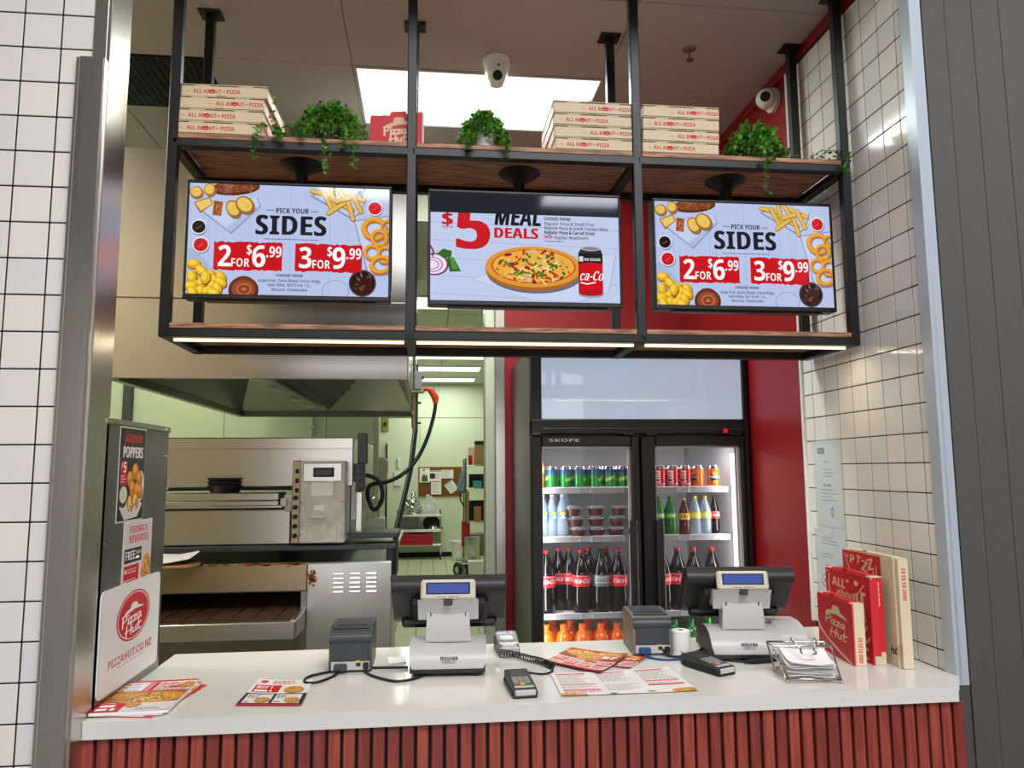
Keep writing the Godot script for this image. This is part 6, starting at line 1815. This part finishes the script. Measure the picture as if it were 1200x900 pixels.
func printer(n: String, label: String, at: Vector3, yaw: float, pale: bool) -> void:
	var o := thing(n, label, "printer", at, yaw, "receipt printers")
	var side := [Vector2(0, .004), Vector2(0, .1), Vector2(-.004, .112), Vector2(-.018, .13), Vector2(-.034, .137), Vector2(-.18, .137), Vector2(-.196, .13), Vector2(-.2, .12), Vector2(-.2, .004)]
	var b := part("body", MB.new().prism(side, -.0685, .0685, true), M.charcoal_plastic if not pale else mat("warm_grey", Color(.4, .39, .37), .4), o)
	b.rotation.y = -PI / 2
	part("front_panel", MB.new().box(V(0, .066, .0005), V(.118, .058, .006), .002), M.charcoal_plastic, o)
	part("top_cover", MB.new().tube([V(-.066, .106, -.012), V(.066, .106, -.012)], .02, 20).box(V(0, .135, -.1), V(.12, .008, .16), .003), M.charcoal_plastic, o)
	part("tear_slot", MB.new().box(V(0, .1385, -.05), V(.1, .003, .02), .001), M.dark, o)
	var cp := part("socket_plate", MB.new().box(V(0, .022, .002), V(.122, .026, .006), .001), M.silver_plastic, o)
	part("serial_plug", MB.new().box(V(-.03, .02, .012), V(.04, .02, .024), .003), M.charcoal_plastic if not pale else mat("blue_plug", Color(.1, .25, .5), .4), cp)
	part("socket", MB.new().box(V(.026, .026, .006), V(.014, .01, .003)).box(V(.05, .022, .008), V(.018, .02, .012), .003), M.black_plastic, cp)
	part("warning_label", MB.new().box(V(.024, .036, .0055), V(.016, .005, .001)), mat("yellow_label", Color(.85, .75, .15), .5) if not M.has("yellow_label") else M.yellow_label, cp)
	for x in [-.055, .055]:
		for z in [-.02, -.18]: part("foot", MB.new().box(V(x, .002, z), V(.016, .004, .016)), M.rubber, o)


func till(label: String) -> Node3D:   # seen from the customer's side; origin at the front foot
	var o := thing("till", label, "till", Vector3.ZERO, 0, "point-of-sale tills")
	# base: a hood curving up and back
	var rows := []
	var prof := [Vector2(.1, -.14), Vector2(.104, -.1), Vector2(.099, -.065), Vector2(.086, -.034), Vector2(.066, -.012), Vector2(.045, -.002), Vector2(.026, .0), Vector2(.013, -.004)]
	for i in prof.size():
		var r := []
		for j in 21:
			var u := -1.0 + j / 10.0
			var w := .122
			if i >= 5: w -= [.002, .009, .022][i - 5]
			r.append(V(u * w, prof[i].x, prof[i].y))
		rows.append(r)
	part("base_cover", MB.new().grid(rows), M.silver_plastic, o)
	var sd := [Vector2(.013, -.004), Vector2(.026, 0), Vector2(.045, -.002), Vector2(.066, -.012), Vector2(.086, -.034), Vector2(.099, -.065), Vector2(.104, -.1), Vector2(.1, -.14), Vector2(.07, -.24), Vector2(.013, -.26)]
	var sp := sd.map(func(q): return Vector2(q.y, q.x - .001))
	var bd := part("base_body", MB.new().prism(sp, -.119, .119, true), mat("graphite", Color(.16, .16, .16), .5), o)
	bd.rotation.y = -PI / 2
	for q in [["micros", .0125, .058, -.0045], ["ORACLE", .0085, .046, -.002]]:
		var t := TextMesh.new()
		t.text = q[0]; t.font_size = 32; t.pixel_size = q[1] / 23.0; t.depth = .0006
		var f := SystemFont.new()
		f.font_names = PackedStringArray(["Droid Sans"]); f.font_weight = 700 if q[0] == "micros" else 400
		t.font = f
		var w := part("lettering", t, M.dark if q[0] == "micros" else M.charcoal_plastic, o)
		w.position = V(.004, q[2], q[3] + .0006); w.rotation.x = -.2
	for x in [-.088, .088]: part("foot", MB.new().cyl(V(x, 0, -.02), V(x, .016, -.02), .01, 12), M.rubber, o)
	for x in [-.088, .088]: part("foot", MB.new().cyl(V(x, 0, -.22), V(x, .016, -.22), .01, 12), M.rubber, o)
	# neck, bracket, display
	var nk := MB.new()
	nk.grid([[V(-.067, .195, -.06), V(0, .195, -.06), V(.067, .195, -.06)], [V(-.07, .15, -.048), V(0, .15, -.046), V(.07, .15, -.048)], [V(-.073, .098, -.052), V(0, .098, -.05), V(.073, .098, -.052)]])
	nk.span(V(-.067, .08, -.12), V(.067, .2, -.062), .004)
	part("neck", nk, M.silver_plastic, o)
	part("slot", MB.new().box(V(-.056, .183, -.054), V(.003, .012, .004)).box(V(.056, .183, -.054), V(.003, .012, .004)), M.dark, o)
	var br := []
	for i in 6:
		var r := []
		var a := i / 5.0
		for j in 13:
			var u := -1.0 + j / 6.0
			r.append(V(u * (.098 - .0 * a), .232 - .068 * a, -.04 - .05 * sin(a * 1.3) * .6 + .008 * (1 - u * u)))
		br.append(r)
	part("bracket", MB.new().grid(br).span(V(-.096, .168, -.14), V(.096, .228, -.078), .004), M.silver_plastic, o)
	part("display_arm", MB.new().box(V(0, .225, -.05), V(.028, .02, .05), .003).box(V(0, .232, -.05), V(.05, .008, .03), .002), M.charcoal_plastic, o)
	var tilt := Transform3D(Basis(Vector3.RIGHT, -.22), V(0, .262, -.045))
	part("display_case", MB.new(tilt).box(V(0, 0, 0), V(.177, .064, .022), .007), M.pale_plastic, o)
	var dw := part("display_frame", MB.new(tilt).box(V(0, .004, .0105), V(.142, .037, .004), .001), M.dark, o)
	part("display", MB.new(tilt).box(V(0, .004, .0128), V(.132, .03, .001)), M.lcd_blue, dw)
	part("display_mark", MB.new(tilt).quad(V(-.04, -.019, .0113), V(.04, -.019, .0113), V(.04, -.027, .0113), V(-.04, -.027, .0113)), textured("display_mark", small_words(120, 12, Color(.8, .77, .7), [["micros   ORACLE", 9, 6, Color(.2, .2, .2), {"fit": 110.0}]]), .4), o)
	# staff screen from behind, leaning back
	var ts := Transform3D(Basis(Vector3.RIGHT, .66).scaled_local(V(1, 1.2, 1)), V(.0, .2, -.13))
	var sh := MB.new(ts * Transform3D(Basis(Vector3.UP, -PI / 2), Vector3.ZERO))
	sh.prism([Vector2(-.03, .088), Vector2(-.012, .092), Vector2(.006, .088), Vector2(.016, .078), Vector2(.018, .064), Vector2(.01, .052), Vector2(.006, .044), Vector2(.004, -.04), Vector2(-.002, -.06), Vector2(-.016, -.08), Vector2(-.03, -.086)], -.185, .185, true)
	part("screen_shell", sh, M.black_plastic, o)
	part("rear_cover", MB.new(ts).box(V(0, -.012, .004), V(.26, .09, .03), .012).box(V(-.1, -.068, .0), V(.12, .03, .03), .008).box(V(.1, -.068, .0), V(.12, .03, .03), .008), M.black_plastic, o)
	part("screen_edge", MB.new(ts).box(V(0, -.002, -.033), V(.384, .178, .006), .002), M.charcoal_plastic, o)
	part("touch_glass", MB.new(ts).box(V(0, 0, -.037), V(.36, .155, .003)), M.dark, o)
	return o


func pin_pad(label: String, face: Material) -> Node3D:
	var o := thing("card_terminal", label, "card terminal", Vector3.ZERO, 0, "card terminals")
	# a wedge, higher at the back, with rounded sides
	var b := MB.new(Transform3D(Basis(Vector3.UP, -PI / 2), Vector3.ZERO))
	b.prism([Vector2(0, .004), Vector2(.0, .02), Vector2(-.006, .026), Vector2(-.16, .042), Vector2(-.172, .036), Vector2(-.175, .01), Vector2(-.168, .003), Vector2(-.006, 0)], -.034, .034, true)
	part("body", b, M.charcoal_plastic, o)
	part("side_grip", MB.new().span(V(-.038, .004, -.165), V(-.032, .02, -.006), .003).span(V(.032, .004, -.165), V(.038, .02, -.006), .003).span(V(-.036, .001, -.168), V(.036, .008, .002), .003), M.rubber, o)
	part("keypad", MB.new().quad(V(-.031, .0413, -.148), V(.031, .0413, -.148), V(.031, .0273, -.012), V(-.031, .0273, -.012)), face, o)
	part("card_slot", MB.new().span(V(-.03, .008, -.004), V(.03, .024, .004), .003), M.silver_plastic, o)
	return o


func napkins() -> void:
	var o := thing("napkin_holder", "chrome wire napkin holder standing before the second till", "napkin holder", V(1.172, WT, -.13), -.17)
	var w := .08
	var m := func(p: Array, r: float, closed := false) -> MB: return MB.new().tube(p, r, 8, closed)
	part("base_frame", m.call([V(-w, .012, .045), V(w, .012, .045), V(w, .012, -.09), V(-w, .012, -.09)], .0035, true), M.chrome, o)
	part("top_frame", m.call([V(-w - .012, .085, -.06), V(w + .012, .085, -.06), V(w + .012, .085, -.12), V(-w - .012, .085, -.12)], .0035, true), M.chrome, o)
	for s in [-1, 1]:
		part("upright", m.call([V(s * w, .012, .045), V(s * (w + .012), .085, -.06)], .003), M.chrome, o)
		part("upright", m.call([V(s * w, .012, -.09), V(s * (w + .012), .085, -.12)], .003), M.chrome, o)
		part("side_wire", m.call([V(s * w, .045, .02), V(s * (w + .006), .05, -.1)], .0025), M.chrome, o)
		for z in [.047, -.09]: part("foot", MB.new().lathe([Vector2(.001, 0), Vector2(.005, .002), Vector2(.006, .006), Vector2(.004, .012)], 10, V(s * w, 0, z)), M.chrome, o)
	part("bottom_wire", m.call([V(-.03, .012, .045), V(-.03, .012, -.09)], .0025), M.chrome, o)
	part("bottom_wire", m.call([V(.03, .012, .045), V(.03, .012, -.09)], .0025), M.chrome, o)
	# weighted wire that holds the napkins down
	part("hold_down", m.call(curve([V(-.03, .088, -.06), V(-.036, .112, -.045), V(-.034, .104, -.02), V(-.02, .09, -.008), V(-.022, .08, .006), V(-.012, .077, .012), V(.014, .077, .012), V(.024, .08, .006), V(.02, .09, -.008), V(.034, .104, -.02), V(.036, .112, -.045), V(.03, .088, -.06)], 5), .0032), M.chrome, o)
	# napkins
	var nm := textured("napkin", null, .85)
	nm.albedo_color = Color(.93, .92, .91)
	for k in 12:
		var rows := []
		var jx := rng.randf_range(-.0035, .0035)
		var jz := rng.randf_range(-.003, .004)
		for i in 7:
			var r := []
			for j in 9:
				var u := j / 8.0
				var v := i / 6.0
				r.append(V(-.068 + .136 * u + jx + .004 * v * sin(k * 1.3), .017 + k * .0033 + .026 * (1 - v) * (1 - v) + .003 * sin(u * 5 + k * .7) + .004 * pow(2 * u - 1, 4) * (1 if k > 5 else 0), -.068 + .102 * v + jz))
			rows.append(r)
		solo("napkin", MB.new().grid(rows), nm, "folded white napkin, %s from the bottom of the chrome holder's pile" % (nth(k) if k < 8 else ["ninth", "tenth", "eleventh", "twelfth"][k - 8]), "napkin", "napkins in the holder", V(1.172, WT, -.13), -.17)
